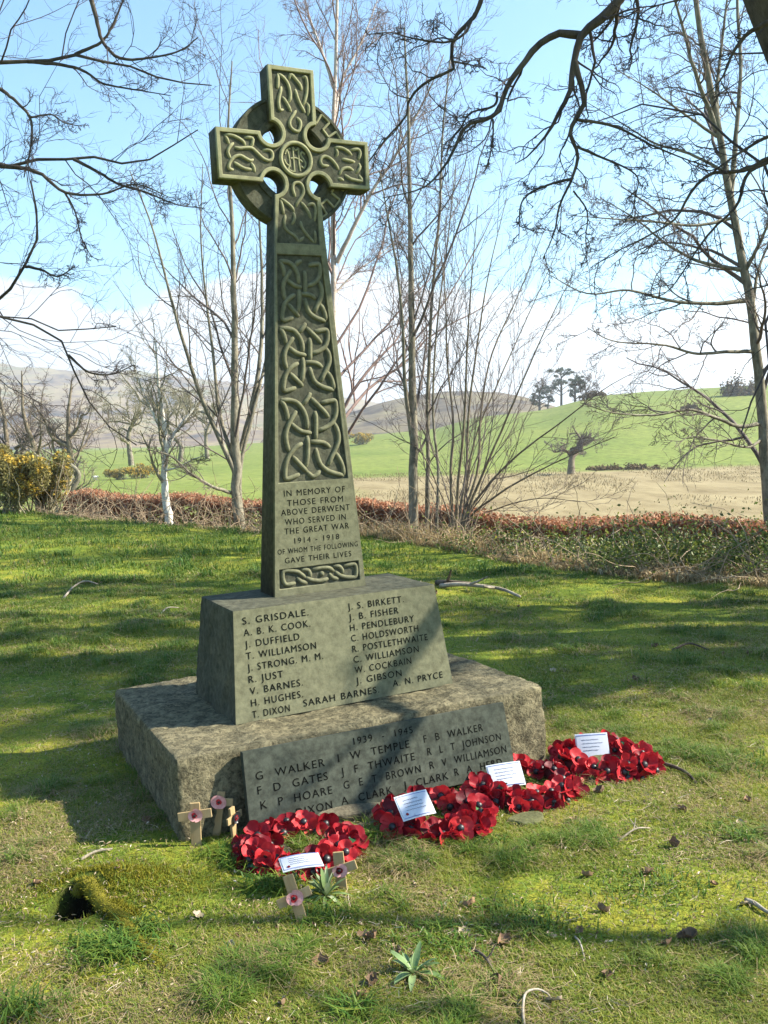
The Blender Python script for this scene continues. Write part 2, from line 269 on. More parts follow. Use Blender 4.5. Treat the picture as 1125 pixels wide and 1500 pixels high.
def knots(name, keys, r):
    mb = MB()
    for k in keys:
        for pl in KN[k]:
            L = sum(math.dist(a, b) for a, b in zip(pl[:-1], pl[1:])); n = max(8, int(L/.006)); p = smooth_path(pl, n)
            u = np.linspace(0, L, n); lift = sstep(np.minimum(u, L-u), -.004, .018)
            y = yfront(p[:, 1])+FIELD+.004-.0065*lift
            P = np.stack([p[:, 0], y, p[:, 1]], 1)
            rr = np.full(n, r)*(.86+.14*lift); V, F = tubes(P[None], rr[None], 10)
            for e, c in ((0, P[0]), (n-1, P[-1])):
                pass
            mb.add(V, [F, np.arange(10)[None, ::-1], (np.arange(10)+(n-1)*10)[None]])
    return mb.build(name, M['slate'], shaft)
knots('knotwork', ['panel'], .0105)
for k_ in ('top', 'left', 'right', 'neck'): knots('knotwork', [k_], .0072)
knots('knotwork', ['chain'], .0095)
# boss dot in the bottom chain
def ball(c, r, sq=1., n=10):
    V = []; F = []
    for i in range(n+1):
        for j in range(2*n):
            a = math.pi*i/n; b_ = math.pi*j/n; V.append((c[0]+r*math.sin(a)*math.cos(b_), c[1]+r*sq*math.sin(a)*math.sin(b_), c[2]+r*math.cos(a)))
    for i in range(n):
        for j in range(2*n): F.append((i*2*n+j, i*2*n+(j+1) % (2*n), (i+1)*2*n+(j+1) % (2*n), (i+1)*2*n+j))
    return np.array(V), np.array(F)
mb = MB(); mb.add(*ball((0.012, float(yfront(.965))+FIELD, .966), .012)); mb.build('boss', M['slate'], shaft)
# roundel with its monogram
mb = MB(); a = np.linspace(0, 2*math.pi, 49)
P = np.stack([XO+.068*np.cos(a), np.full(49, -.0355+.002), ZC+.068*np.sin(a)], 1); mb.add(*tubes(P[None], np.full((1, 49), .0085), 10))
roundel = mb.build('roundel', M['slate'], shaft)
mb = MB()
def bar(pts, r): 
    p = smooth_path(pts, 14); P = np.stack([XO+p[:, 0], np.full(14, -.0355+FIELD-.001), ZC+p[:, 1]], 1); mb.add(*tubes(P[None], np.full((1, 14), r), 8))
for pts in ([(-.035, .038), (-.028, .015), (-.026, -.02), (-.034, -.04)], [(-.045, .02), (-.036, .04), (-.02, .045)], [(-.008, .052), (-.008, 0), (-.006, -.05)], [(.018, .05), (.016, 0), (.02, -.045)],
            [(-.02, .004), (0, .008), (.02, .002), (.034, -.006)], [(.046, .026), (.034, .036), (.026, .022), (.04, .004), (.048, -.014), (.038, -.032), (.026, -.024)], [(-.022, -.03), (-.04, -.02), (-.05, -.002)],
            [(-.008, .052), (.004, .04), (.018, .05)], [(-.034, -.04), (-.02, -.048), (-.006, -.05)]): bar(pts, .0046)
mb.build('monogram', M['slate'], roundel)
# ring behind the arms with a stepped fret
def ring_part():
    n = 128; a = np.linspace(0, 2*math.pi, n, endpoint=False); prof = [(.160, .004), (.160, .085), (.273, .085), (.273, .004), (.269, -.002), (.259, -.002), (.257, .006), (.192, .006), (.190, -.002), (.166, -.002)]
    V = []; 
    for t in a: V += [(XO+r*math.cos(t), y, ZC+r*math.sin(t)) for r, y in prof]
    k = len(prof); F = [(i*k+j, i*k+(j+1) % k, ((i+1) % n)*k+(j+1) % k, ((i+1) % n)*k+j) for i in range(n) for j in range(k)]
    return mesh('ring', V, np.array(F), M['slate_side'], memorial, smooth=False)
ring = ring_part()
for q in (0, 3):
    mb = MB()
    t = q*math.pi/2+math.pi/4; th = np.linspace(t-.46, t+.46, 11); rs = [.208, .208, .256, .256, .208, .208, .256, .256, .208, .208, .256]
    tt = [th[0], th[1], th[1], th[3], th[3], th[5], th[5], th[7], th[7], th[9], th[9]]
    for i in range(10):
        u = np.linspace(0, 1, 5); rr = rs[i]+(rs[i+1]-rs[i])*u; aa = tt[i]+(tt[i+1]-tt[i])*u
        P = np.stack([XO+rr*np.cos(aa), np.full(5, .004), ZC+rr*np.sin(aa)], 1); mb.add(*tubes(P[None], np.full((1, 5), .006), 6))
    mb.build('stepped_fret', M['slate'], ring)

def rough_box(name, x0, x1, tx, y0, y1, ty0, ty1, z0, z1, rad, amp, mat, parent, smooth_front=False, n=(60, 44, 26), seed=0):
    """battered block with worn arrises; tx, ty0, ty1 are the top half width and top front/back"""
    V = []; F = []
    nx, ny, nz = n
    def face(fn, a, b):
        o = sum(len(v) for v in V); u, w = np.meshgrid(np.linspace(-1, 1, a+1), np.linspace(-1, 1, b+1), indexing='ij'); V.append(np.stack([c.ravel() for c in fn(u, w)], 1))
        i, j = np.meshgrid(np.arange(a), np.arange(b), indexing='ij'); q = (o+i*(b+1)+j).ravel(); F.append(np.stack([q, q+b+1, q+b+2, q+1], 1))
    one = lambda u, s: np.full_like(u, s)
    face(lambda u, w: (u, one(u, -1), w), nx, nz); face(lambda u, w: (-u, one(u, 1), w), nx, nz)
    face(lambda u, w: (one(u, 1), u, w), ny, nz); face(lambda u, w: (one(u, -1), -u, w), ny, nz)
    face(lambda u, w: (u, w, one(u, 1)), nx, ny); face(lambda u, w: (u, -w, one(u, -1)), nx, ny)
    q = np.concatenate(V); F = np.concatenate(F)
    hx, hy, hz = (x1-x0)/2, (y1-y0)/2, (z1-z0)/2; h = np.array([hx, hy, hz]); p = q*h
    core = np.clip(p, -(h-rad), h-rad); dv = p-core; ln = np.linalg.norm(dv, axis=1, keepdims=True); p = core+dv/np.maximum(ln, 1e-9)*np.minimum(ln, rad)
    nrm = unit(dv)
    f = fbm(p[:, 0]*9+seed+p[:, 2]*3.1, p[:, 1]*9+p[:, 2]*7.3, seed, 5)-.47; g = fbm(p[:, 0]*40+p[:, 2]*31, p[:, 1]*40-p[:, 2]*37, seed+5, 3)-.44
    A = np.full(len(p), amp)
    if smooth_front: A = amp*sstep(p[:, 1], -hy+.004, -hy+.03); A = np.where(q[:, 2] > .97, A*.35, A)
    edge = np.sort(np.abs(q), axis=1)[:, 1] > .985
    p = p+nrm*(A*(f*1.3+g*.7))[:, None]
    if not smooth_front: p = p-nrm*(edge*amp*.5*np.abs(f)*2)[:, None]
    v = (p[:, 2]+hz)/(2*hz)
    X = (x0+x1)/2+p[:, 0]*(1+v*(tx/hx-1)); cy0, cy1 = (y0+y1)/2, (ty0+ty1)/2
    Y = cy0+(cy1-cy0)*v+p[:, 1]*(1+v*((ty1-ty0)/2/hy-1)); Z = z0+p[:, 2]+hz
    return mesh(name, np.stack([X, Y, Z], 1), F, mat, parent)
plinth = rough_box('plinth', -.8, .8, .797, -.577, .577, -.574, .574, -.25, .449, .012, .016, M['rock'], memorial, n=(110, 80, 48), seed=2)
bd0, bd1 = -.026-.2875, -.026+.2875
block = rough_box('base_block', -.4985, .4985, .4605, bd0, bd1, -.026-.2255, -.026+.2255, .447, .891, .004, .012, M['slate_side'], memorial, smooth_front=True, n=(90, 60, 44), seed=9)
block.data.materials[0] = M['slate_side']
# dressed face of the block: a thin skin just proud of the rough stone
def face_pt(x, z, off=0.0):
    y0, y1 = bd0, -.026-.2255; return (x, y0+(z-.449)/.442*(y1-y0)-off, z)
zz0, zz1 = .452, .8885
V = [face_pt(-.4955, zz0, .002), face_pt(.4955, zz0, .002), face_pt(.4585, zz1, .002), face_pt(-.4585, zz1, .002), face_pt(-.4955, zz0, -.006), face_pt(.4955, zz0, -.006), face_pt(.4585, zz1, -.006), face_pt(-.4585, zz1, -.006)]
dressed = mesh('dressed_face', V, [np.array([(0, 1, 2, 3), (4, 5, 1, 0), (5, 6, 2, 1), (6, 7, 3, 2), (7, 4, 0, 3)])], M['slate'], block, smooth=False)

# ------------------------------------------------------------------ lettering
def lettering(items, name, mat, parent, place):
    """items: (text, x, z, width or None, cap height, align); place(x, z) -> 3-D point on the surface"""
    for body, x, z, wdt, cap, al in items:
        VV = []; FF = []; n0 = 0
        cu = bpy.data.curves.new('t', 'FONT'); cu.body = body; cu.size = 1; cu.space_character = 1.18; cu.space_word = 1.25; cu.offset = 0; cu.extrude = 0; cu.resolution_u = 3
        to = bpy.data.objects.new('t', cu); scene.collection.objects.link(to); dg = bpy.context.evaluated_depsgraph_get()
        me = bpy.data.meshes.new_from_object(to.evaluated_get(dg)); bpy.data.objects.remove(to)
        co = np.empty(len(me.vertices)*3, np.float32); me.vertices.foreach_get('co', co); co = co.reshape(-1, 3)
        w = co[:, 0].max()-co[:, 0].min(); co[:, 0] -= co[:, 0].min(); h = .70; sy = cap/h; sx = (wdt/w) if wdt else sy
        px = co[:, 0]*sx; px = px+x-(px.max()/2 if al == 'C' else (px.max() if al == 'R' else 0)); pz = z+co[:, 1]*sy
        VV.append(np.array([place(a, b) for a, b in zip(px, pz)]))
        for p in me.polygons: FF.append([v+n0 for v in p.vertices])
        n0 += len(co); bpy.data.meshes.remove(me)
        me = bpy.data.meshes.new(name); me.from_pydata(np.concatenate(VV).tolist(), [], FF); me.materials.append(mat); me.update()
        link(bpy.data.objects.new(name, me), parent)
items = [('IN MEMORY OF', .0, 1.316, .285, .026, 'C'), ('THOSE FROM', 0, 1.274, .262, .026, 'C'), ('ABOVE DERWENT', 0, 1.235, .322, .026, 'C'), ('WHO SERVED IN', -.004, 1.194, .285, .026, 'C'),
         ('THE GREAT WAR', 0, 1.154, .302, .026, 'C'), ('1914 - 1918', -.004, 1.111, .21, .024, 'C'), ('OF WHOM THE FOLLOWING', 0, 1.071, .376, .022, 'C'), ('GAVE THEIR LIVES', -.002, 1.030, .312, .024, 'C')]
lettering(items, 'inscription', M['ink'], shaft, lambda x, z: (x, float(yfront(z))-.0008, z))
rows = [.834, .788, .742, .696, .650, .604, .558, .512, .466]
left = [('S. GRISDALE.', .282), ('A. B. K. COOK.', .285), ('J. DUFFIELD', .232), ('T. WILLIAMSON', .30), ('J. STRONG. M. M.', .325), ('R. JUST', .145), ('V. BARNES.', .225), ('H. HUGHES.', .22), ('T. DIXON', .158)]
right = [('J. S. BIRKETT.', .265), ('J. B. FISHER', .235), ('H. PENDLEBURY', .305), ('C. HOLDSWORTH', .32), ('R. POSTLETHWAITE', .36), ('C. WILLIAMSON', .31), ('W. COCKBAIN', .268), ('J. GIBSON', .215)]
items = [(t, -.425, z, w, .0275, 'L') for (t, w), z in zip(left, rows)]
items += [(t, .035, z, w, .0275, 'L') for (t, w), z in zip(right, [z-.012 for z in (.845, .801, .757, .713, .669, .625, .581, .537)])]
items += [('SARAH BARNES.', -.207, .474, .343, .0275, 'L'), ('A. N. PRYCE', .203, .487, .245, .0275, 'L')]
lettering(items, 'inscription', M['ink'], block, lambda x, z: face_pt(x, z, .0036))

# the second tablet leans against the plinth front, so it is a thing of its own
TBW, TBH, TBD = 1.14, .285, .035
tb0 = np.array([-.006, -.66, .155]); tup = unit(np.array([0., .06, .28])); tx = np.array([1., 0, -.012])
tn = np.cross(tx, tup); tn = tn/np.linalg.norm(tn)
def tpt(x, z, d=0.0): return tb0+tx*x+tup*z+tn*d
tablet = tag(empty('memorial_tablet', mat=MON), 'dark slate 1939-1945 name tablet leaning on the front of the plinth behind the wreaths', 'memorial tablet')
tb = rough_box('slab', -TBW/2, TBW/2, TBW/2-.008, -TBD/2, TBD/2, -TBD/2, TBD/2, 0, TBH, .003, .0012, M['tablet'], tablet, n=(40, 4, 12), seed=4)
co = np.empty(len(tb.data.vertices)*3, np.float32); tb.data.vertices.foreach_get('co', co); co = co.reshape(-1, 3)
co2 = tb0+co[:, :1]*tx+co[:, 2:3]*tup-(co[:, 1:2])*tn; tb.data.vertices.foreach_set('co', co2.astype(np.float32).ravel()); tb.data.update()
if (np.array([0, -1, 0])@tn) < 0: pass
C_ = 'C'; L_ = 'L'
tz = [.214, .168, .119, .070, .021]
items = [('1939  -  1945', .0, tz[0]+.020, .255, .026, C_),
 ('G  WALKER', -.525, tz[1]+.010, .27, .029, L_), ('I  W  TEMPLE', -.20, tz[1]+.014, .305, .029, L_), ('F  B  WALKER', .17, tz[1]+.020, .275, .029, L_),
 ('F  D  GATES', -.525, tz[2]+.008, .275, .029, L_), ('J  F  THWAITE', -.195, tz[2]+.012, .315, .029, L_), ('R  L  T  JOHNSON', .178, tz[2]+.018, .345, .029, L_),
 ('K  P  HOARE', -.52, tz[3]+.004, .28, .029, L_), ('G  E  T  BROWN', -.192, tz[3]+.010, .33, .029, L_), ('R  V  WILLIAMSON', .18, tz[3]+.014, .36, .029, L_),
 ('DIXON', -.39, tz[4], .142, .029, L_), ('A  CLARK', -.21, tz[4]+.004, .215, .029, L_), ('J  CLARK', .055, tz[4]+.010, .20, .029, L_), ('R  A  HERD', .285, tz[4]+.016, .225, .029, L_)]
lettering(items, 'inscription', M['ink'], tb, lambda x, z: tuple(tpt(x, z, TBD/2+.0012)))
# ------------------------------------------------------------------ ground
EX = np.array([-60, -20, -7.7, -4, -1.8, -.3, .74, 1.56, 2.2, 2.75, 6, 20, 60.]); EY = np.array([60, 28, 18.6, 15.1, 13.6, 13, 11.5, 9.8, 9.0, 8.5, 7.2, 3, -8.])
Ye = lambda x: np.interp(x, EX, EY)
HX = np.array([-400, -120, -50, -8, 15, 26, 45, 60, 74, 107, 200, 420.]); HZ = np.array([1., 1.2, 2.2, 4.4, 6.2, 9.4, 11.4, 15, 15.9, 16.8, 18, 18.])
def height(x, y):
    x = np.asarray(x, float); y = np.asarray(y, float)
    e = y-Ye(x)
    lawn = .09*(fbm(x*.55+3, y*.55, 1, 3)-.45)+.035*(fbm(x*2.3, y*2.3, 2, 3)-.45)+.016*(fbm(x*8, y*8, 3, 3)-.45)
    near = np.exp(-(((x+.2)/1.9)**2+((y-3.6)/1.6)**2)); lawn = lawn*(1-.75*near)
    lawn += .10*sstep(y, 8, 14)*sstep(-x, -1, 5)
    z = lawn*sstep(-e, -3, 1)-1.15*sstep(e, .2, 3.2)-1.95*sstep(e, 5, 42)
    z += .25*(fbm(x*.06, y*.06, 7, 3)-.45)*sstep(e, 5, 30)
    amp = np.interp(x*np.minimum(260/np.maximum(y, 40), 3), HX, HZ)
    z += amp*sstep(y, 100, 275)*(1-.75*sstep(y, 285, 480))+1.2*(fbm(x*.02, y*.02, 9, 3)-.45)*sstep(y, 110, 200)
    # burrow by the mossy root, and the worn patch beside it
    z -= .30*np.exp(-((((x+.985)/.068)**2+((y-2.78)/.066)**2)**4))
    z -= .045*np.exp(-(((x+.72)/.07)**2+((y-2.72)/.035)**2))+.05*np.exp(-(((x+.87)/.08)**2+((y-2.36)/.05)**2))
    z += .045*np.exp(-(((x+.90)/.17)**2+((y-2.92)/.075)**2))
    return z
def G(px, py):                          # where a sight line meets the ground
    v = ray(px, py); lo = .5; t = lo
    for t in np.arange(1, 120, .05):
        p = v*t
        if EYE+p[2] < height(p[0], p[1]): break
    for _ in range(30):
        m = t-.025; p = v*m
        if EYE+p[2] < height(p[0], p[1]): t = m
        else: break
    p = v*t; return np.array([p[0], p[1], float(height(p[0], p[1]))])
def axis(pieces): return np.unique(np.round(np.concatenate(pieces), 4))
xs = axis([-np.geomspace(3.2, 1600, 90)[::-1], np.arange(-3.2, 3.6, .032), np.geomspace(3.6, 1600, 90)])
ys = axis([[-300, -120, -50, -20, -8, -3, 0, .6], np.arange(1.2, 6.2, .032), np.arange(6.2, 16, .10), np.geomspace(16, 1700, 150)])
gx, gy = np.meshgrid(xs, ys, indexing='ij'); gz = height(gx, gy); ny = len(ys)
i, j = np.meshgrid(np.arange(len(xs)-1), np.arange(ny-1), indexing='ij'); q = (i*ny+j).ravel()
e = (gy-Ye(gx)).ravel(); X_, Y_ = gx.ravel(), gy.ravel()
bank = sstep(e, -.3, .6)*(1-sstep(e, 5, 9))
# rough tan pasture against the green slope: the boundary wanders
tanlim = 104+14*(fbm(X_*.03, Y_*.03, 21, 4)-.5)+8*sstep(X_, 20, 60)
tan = sstep(e, 5, 9)*(1-sstep(Y_, tanlim-3, tanlim+3))*sstep(X_+.08*Y_+4*(fbm(X_*.1, Y_*.1, 5, 3)-.5), -1, 5)
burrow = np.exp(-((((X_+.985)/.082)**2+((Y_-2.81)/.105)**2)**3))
m, N, L, b = material('ground_turf', .95, .1)
def attr(n): a = N.new('ShaderNodeAttribute'); a.attribute_name = n; return a.outputs['Fac']
tc = N.new('ShaderNodeTexCoord'); g = tc.outputs['Object']
n1 = noise(N, L, 1.6, 6, .62, g); n2 = noise(N, L, 22, 8, .7, g); n3 = noise(N, L, 110, 6, .7, g); n4 = noise(N, L, .9, 5, .6, g)
r1 = ramp(N, [(.30, (.045, .068, .012)), (.45, (.125, .17, .02)), (.6, (.255, .24, .03)), (.74, (.15, .115, .045))]); 
ad = N.new('ShaderNodeMath'); ad.operation = 'MULTIPLY_ADD'; L.new(n2.outputs[0], ad.inputs[0]); ad.inputs[1].default_value = .55
sb = N.new('ShaderNodeMath'); sb.operation = 'MULTIPLY_ADD'; L.new(n1.outputs[0], sb.inputs[0]); sb.inputs[1].default_value = .75; sb.inputs[2].default_value = -.15; L.new(sb.outputs[0], ad.inputs[2]); L.new(ad.outputs[0], r1.inputs[0])
r1b = ramp(N, [(.34, (.3, .28, .26)), (.5, (1, 1, 1)), (.68, (1.5, 1.45, 1.4))]); L.new(n3.outputs[0], r1b.inputs[0]); lawnc = mixc(N, L, 1, r1.outputs[0], r1b.outputs[0], 'MULTIPLY')
r2 = ramp(N, [(.35, (.07, .05, .028)), (.65, (.2, .15, .08))]); L.new(n2.outputs[0], r2.inputs[0])
c = mixc(N, L, attr('bank'), lawnc, r2.outputs[0])
nf = noise(N, L, .05, 6, .6, g); nf2 = noise(N, L, .9, 6, .7, g)
rg = ramp(N, [(.3, (.12, .16, .03)), (.7, (.19, .215, .05))]); L.new(nf.outputs[0], rg.inputs[0])
rg2 = ramp(N, [(.34, (.6, .62, .6)), (.66, (1.25, 1.22, 1.2))]); L.new(nf2.outputs[0], rg2.inputs[0]); green = mixc(N, L, 1, rg.outputs[0], rg2.outputs[0], 'MULTIPLY')
c = mixc(N, L, attr('field'), c, green)
mpn = N.new('ShaderNodeMapping'); mpn.inputs['Scale'].default_value = (1, .35, 1); L.new(g, mpn.inputs[0])
nt = noise(N, L, .35, 8, .72, mpn.outputs[0]); rt = ramp(N, [(.28, (.13, .095, .045)), (.5, (.23, .18, .095)), (.72, (.32, .26, .145))]); L.new(nt.outputs[0], rt.inputs[0])
c = mixc(N, L, attr('tan'), c, rt.outputs[0])
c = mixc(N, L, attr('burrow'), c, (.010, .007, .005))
L.new(c, b.inputs['Base Color']); bump(N, L, b, n3.outputs[0], .8, .012)
ground = tag(mesh('ground', np.stack([X_, Y_, gz.ravel()], 1), np.stack([q, q+ny, q+ny+1, q+1], 1), m, None, True,
    dict(bank=bank, tan=tan, field=sstep(e, 5, 9), burrow=burrow)), kind='structure')

# ------------------------------------------------------------------ far hills
def hill_sheet(name, Y, pts, depth, base, amp, mat, seed, nx=260, nd=26):
    px = np.linspace(pts[0][0], pts[-1][0], nx); py = np.interp(px, [p[0] for p in pts], [p[1] for p in pts])
    top = np.array([at(a, b_, Y) for a, b_ in zip(px, py)]); V = []
    for k in range(nd):
        u = k/(nd-1); yy = Y-depth*(1-u) if u < 1 else Y; prof = u**1.25
        x = top[:, 0]*(1 if True else 1); z = base+(top[:, 2]-base)*prof+amp*(fbm(x*.012+k*.9, np.full(nx, k*.45), seed, 5)-.47)*min(1, 3*u)
        V.append(np.stack([x, np.full(nx, yy)+amp*2*(fbm(x*.01, np.full(nx, k*.3), seed+3, 3)-.5), z], 1))
    V.append(np.stack([top[:, 0], np.full(nx, Y+depth*.6), np.full(nx, base)], 1)); nd += 1
    V = np.concatenate(V); i, j = np.meshgrid(np.arange(nd-1), np.arange(nx-1), indexing='ij'); q = (i*nx+j).ravel()
    return tag(mesh(name, V, np.stack([q, q+1, q+nx+1, q+nx], 1), mat), kind='structure')
def hillmat(name, stops, sc, sc2):
    m, N, L, b = material(name, .95, .05); tc = N.new('ShaderNodeTexCoord'); g = tc.outputs['Object']
    a = noise(N, L, sc, 7, .62, g, .4); d = noise(N, L, sc2, 6, .7, g); r = ramp(N, stops); L.new(a.outputs[0], r.inputs[0])
    r2 = ramp(N, [(.3, (.7, .7, .7)), (.7, (1.3, 1.3, 1.3))]); L.new(d.outputs[0], r2.inputs[0]); L.new(mixc(N, L, 1, r.outputs[0], r2.outputs[0], 'MULTIPLY'), b.inputs['Base Color']); return m
fell = hillmat('fell_heather_and_grass', [(.38, (.035, .026, .022)), (.46, (.15, .10, .065)), (.55, (.24, .18, .09)), (.70, (.10, .11, .05))], .014, .11)
hill_sheet('fell', 1500, [(-500, 560), (-200, 528), (0, 536), (60, 540), (150, 541), (200, 543), (300, 556), (400, 574), (520, 588), (600, 602), (700, 624), (800, 640)], 900, -6, 22, fell, 31)
wood = hillmat('bare_wood_canopy', [(.36, (.045, .035, .03)), (.5, (.13, .10, .065)), (.66, (.19, .16, .085))], .05, .4)
hill_sheet('wooded_hill', 520, [(420, 630), (500, 606), (560, 590), (620, 576), (650, 569), (690, 568), (730, 571), (770, 580), (820, 596), (880, 618), (980, 645)], 180, -3, 7, wood, 35)

# ------------------------------------------------------------------ trees
def perp(d, rnd):
    r = rnd.normal(size=d.shape); r -= (r*d).sum(-1, keepdims=True)*d; return unit(r)
def grow(S, D, Ln, Rd, N, rnd, wander, up, taper=.25, kink=0):
    """polylines from starts S, directions D (B,3), lengths, base radii"""
    B = len(S); P = np.empty((B, N, 3)); P[:, 0] = S; d = D.copy(); st = (Ln/(N-1))[:, None]
    for i in range(1, N):
        d = unit(d+rnd.normal(size=(B, 3))*wander+np.array([0, 0, up]))
        P[:, i] = P[:, i-1]+d*st
    u = np.linspace(0, 1, N); R = Rd[:, None]*(1-(1-taper)*u[None, :]); return P, R
def children(P, R, n, rnd, t0, ang, lr, rr, Lp, rmin, flat=None):
    B, N, _ = P.shape; t = (t0+(1-t0)*(np.arange(n)[None, :]+rnd.random((B, n)))/n)*.99*(N-1)
    i = np.clip(t.astype(int), 0, N-2); f = (t-i)[..., None]; bi = np.arange(B)[:, None]
    S = P[bi, i]*(1-f)+P[bi, i+1]*f; d = unit(P[bi, i+1]-P[bi, i]); rad = (R[bi, i]*(1-f[..., 0])+R[bi, i+1]*f[..., 0])
    S = S.reshape(-1, 3); d = d.reshape(-1, 3); pr = perp(d, rnd)
    if flat is not None: pr = unit(pr*np.array(flat)); 
    a = R_(ang)*(.7+.6*rnd.random(len(S)))[:, None]; D = unit(d*np.cos(a)+pr*np.sin(a))
    Ln = (Lp[:, None]*lr*(1.05-.55*(t/(N-1)))).reshape(-1)*(.6+.7*rnd.random(len(S)))
    Rd = np.maximum(np.minimum(rad.reshape(-1)*.85, rad.reshape(-1)*rr*(.7+.5*rnd.random(len(S)))), rmin)
    return S, D, Ln, Rd
def make_tree(name, stems, levels, mats, seed, label, cat='tree', group=None, parent=None, trunk_levels=1, k0=9):
    """stems: list of (Nx3 points, r0, r1); levels: dicts(n,ang,lr,rr,N,k,w,up,t0,rmin)"""
    rnd = np.random.default_rng(seed); base = stems[0][0][0]
    root = tag(empty(name, base), label, cat, group)
    NP = 26; P = np.stack([smooth_path(s[0], NP) for s in stems])-base; u = np.linspace(0, 1, NP)
    R = np.stack([s[1]+(s[2]-s[1])*u**.8 for s in stems]); Ln = np.linalg.norm(np.diff(P, axis=1), axis=-1).sum(1)
    P[:, 1:-1] += rnd.normal(size=P[:, 1:-1].shape)*np.minimum(R[:, 1:-1, None]*.12, .009)
    tr = MB(); cr = MB(); V, F = tubes(P, R*(1+.025*rnd.normal(size=R.shape)), k0); tr.add(V, F)
    for li, lv in enumerate(levels):
        S, D, Ln2, Rd = children(P, R, lv['n'], rnd, lv.get('t0', .3), lv['ang'], lv['lr'], lv['rr'], Ln, lv.get('rmin', .002), lv.get('flat'))
        if 'drop' in lv: keep = rnd.random(len(S)) > lv['drop']; S, D, Ln2, Rd = S[keep], D[keep], Ln2[keep], Rd[keep]
        if 'rmax' in lv: Rd = np.minimum(Rd, lv['rmax'])
        P, R = grow(S, D, Ln2, Rd, lv['N'], rnd, lv.get('w', .15), lv.get('up', .04), lv.get('taper', .25)); Ln = Ln2
        V, F = tubes(P, R, lv.get('k', 4)); (tr if li+1 < trunk_levels else cr).add(V, F)
    tr.build('trunk', mats[0], root)
    if cr.n: cr.build('crown', mats[1], root)
    return root
def px_stem(pts, Y, r0, r1, dY=0, z0=None):
    """stem through picture points at distance Y (m), moving dY deeper towards the tip; its foot goes down to the ground"""
    n = len(pts); P = [at(a, b_, Y+dY*i/(n-1)) for i, (a, b_) in enumerate(pts)]
    if z0 is not False:
        f = P[0].copy(); f[2] = float(height(f[0], f[1]))-.05
        if f[2] < P[0][2]-.03: P = [f]+P
    return (np.array(P), r0, r1)
def bark(name, stops, scale, bd=.01, stretch=.35):
    m, N, L, b = material(name, .9, .15); tc = N.new('ShaderNodeTexCoord'); mp = N.new('ShaderNodeMapping'); mp.inputs['Scale'].default_value = (1, 1, stretch); L.new(tc.outputs['Object'], mp.inputs[0])
    n = noise(N, L, scale, 8, .7, mp.outputs[0]); n2 = noise(N, L, scale*.15, 4, .6, tc.outputs['Object']); a = N.new('ShaderNodeMath'); a.operation = 'MULTIPLY_ADD'; L.new(n2.outputs[0], a.inputs[0]); a.inputs[1].default_value = .6
    a2 = N.new('ShaderNodeMath'); a2.operation = 'MULTIPLY_ADD'; L.new(n.outputs[0], a2.inputs[0]); a2.inputs[1].default_value = .7; a2.inputs[2].default_value = -.15; L.new(a2.outputs[0], a.inputs[2])
    r = ramp(N, stops); L.new(a.outputs[0], r.inputs[0]); L.new(r.outputs[0], b.inputs['Base Color']); bump(N, L, b, n.outputs[0], .7, bd); return m
M['grey_bark'] = bark('grey_green_bark', [(.3, (.055, .05, .038)), (.5, (.19, .17, .125)), (.7, (.33, .30, .23))], 26)
M['birch_bark'] = bark('birch_bark', [(.3, (.10, .06, .045)), (.42, (.38, .31, .26)), (.7, (.58, .52, .46))], 18, .004, 1.8)
M['white_bark'] = bark('silver_birch_bark', [(.3, (.12, .10, .08)), (.42, (.5, .47, .41)), (.7, (.68, .65, .58))], 18, .004, 1.8)
M['hazel_bark'] = bark('hazel_bark', [(.3, (.05, .04, .03)), (.5, (.16, .13, .09)), (.7, (.27, .23, .16))], 30)
M['oak_bark'] = bark('oak_bark', [(.3, (.03, .025, .02)), (.5, (.075, .062, .05)), (.7, (.12, .105, .08))], 22, .02)
M['twig'] = flat('bare_twigs', (.13, .105, .095), .9, .3, 9)
M['birch_twig'] = flat('purple_birch_twigs', (.2, .14, .125), .9, .25, 9)
M['oak_twig'] = flat('dark_oak_twigs', (.06, .047, .045), .9, .3, 9)
M['lichen_twig'] = flat('lichened_twigs', (.22, .2, .13), .9, .3, 6)

# twin of fine levels used by most of the hedgerow trees
def fine(n1, n2, n3, ang=38, up=.05, w=.13, lr=(.42, .42, .45), rmin=.003, t0=.2, rr=.5):
    return [dict(n=n1, ang=ang, lr=lr[0], rr=rr, N=12, k=5, w=w, up=up, t0=t0, rmin=.004), dict(n=n2, ang=ang+4, lr=lr[1], rr=.55, N=9, k=4, w=w*1.1, up=up, t0=.15, rmin=.003),
            dict(n=n3, ang=ang+8, lr=lr[2], rr=.6, N=6, k=3, w=w*1.2, up=up*.6, t0=.12, rmin=rmin)]
# left of the shaft: many stemmed tree leaning out
make_tree('bare_tree', [px_stem([(350, 770), (346, 700), (343, 600), (344, 480), (340, 330), (334, 200), (340, 90)], 15, .10, .010),
    px_stem([(347, 705), (325, 650), (296, 585), (268, 500), (246, 420), (222, 330), (190, 250)], 15, .058, .008, -.8),
    px_stem([(345, 690), (322, 610), (312, 520), (300, 420), (294, 340), (297, 240)], 15, .046, .007, .6),
    px_stem([(352, 690), (372, 600), (392, 510), (405, 400), (420, 300)], 15, .046, .007, .9),
    px_stem([(340, 722), (310, 712), (275, 690), (250, 668), (215, 658)], 15, .032, .008, -1.2, False),
    px_stem([(352, 660), (376, 560), (384, 460), (380, 330), (372, 230)], 15.2, .05, .01, .5, False)],
    fine(14, 8, 5, rr=.4), (M['grey_bark'], M['twig']), 3, 'many stemmed bare tree rising from the hedge left of the cross shaft')
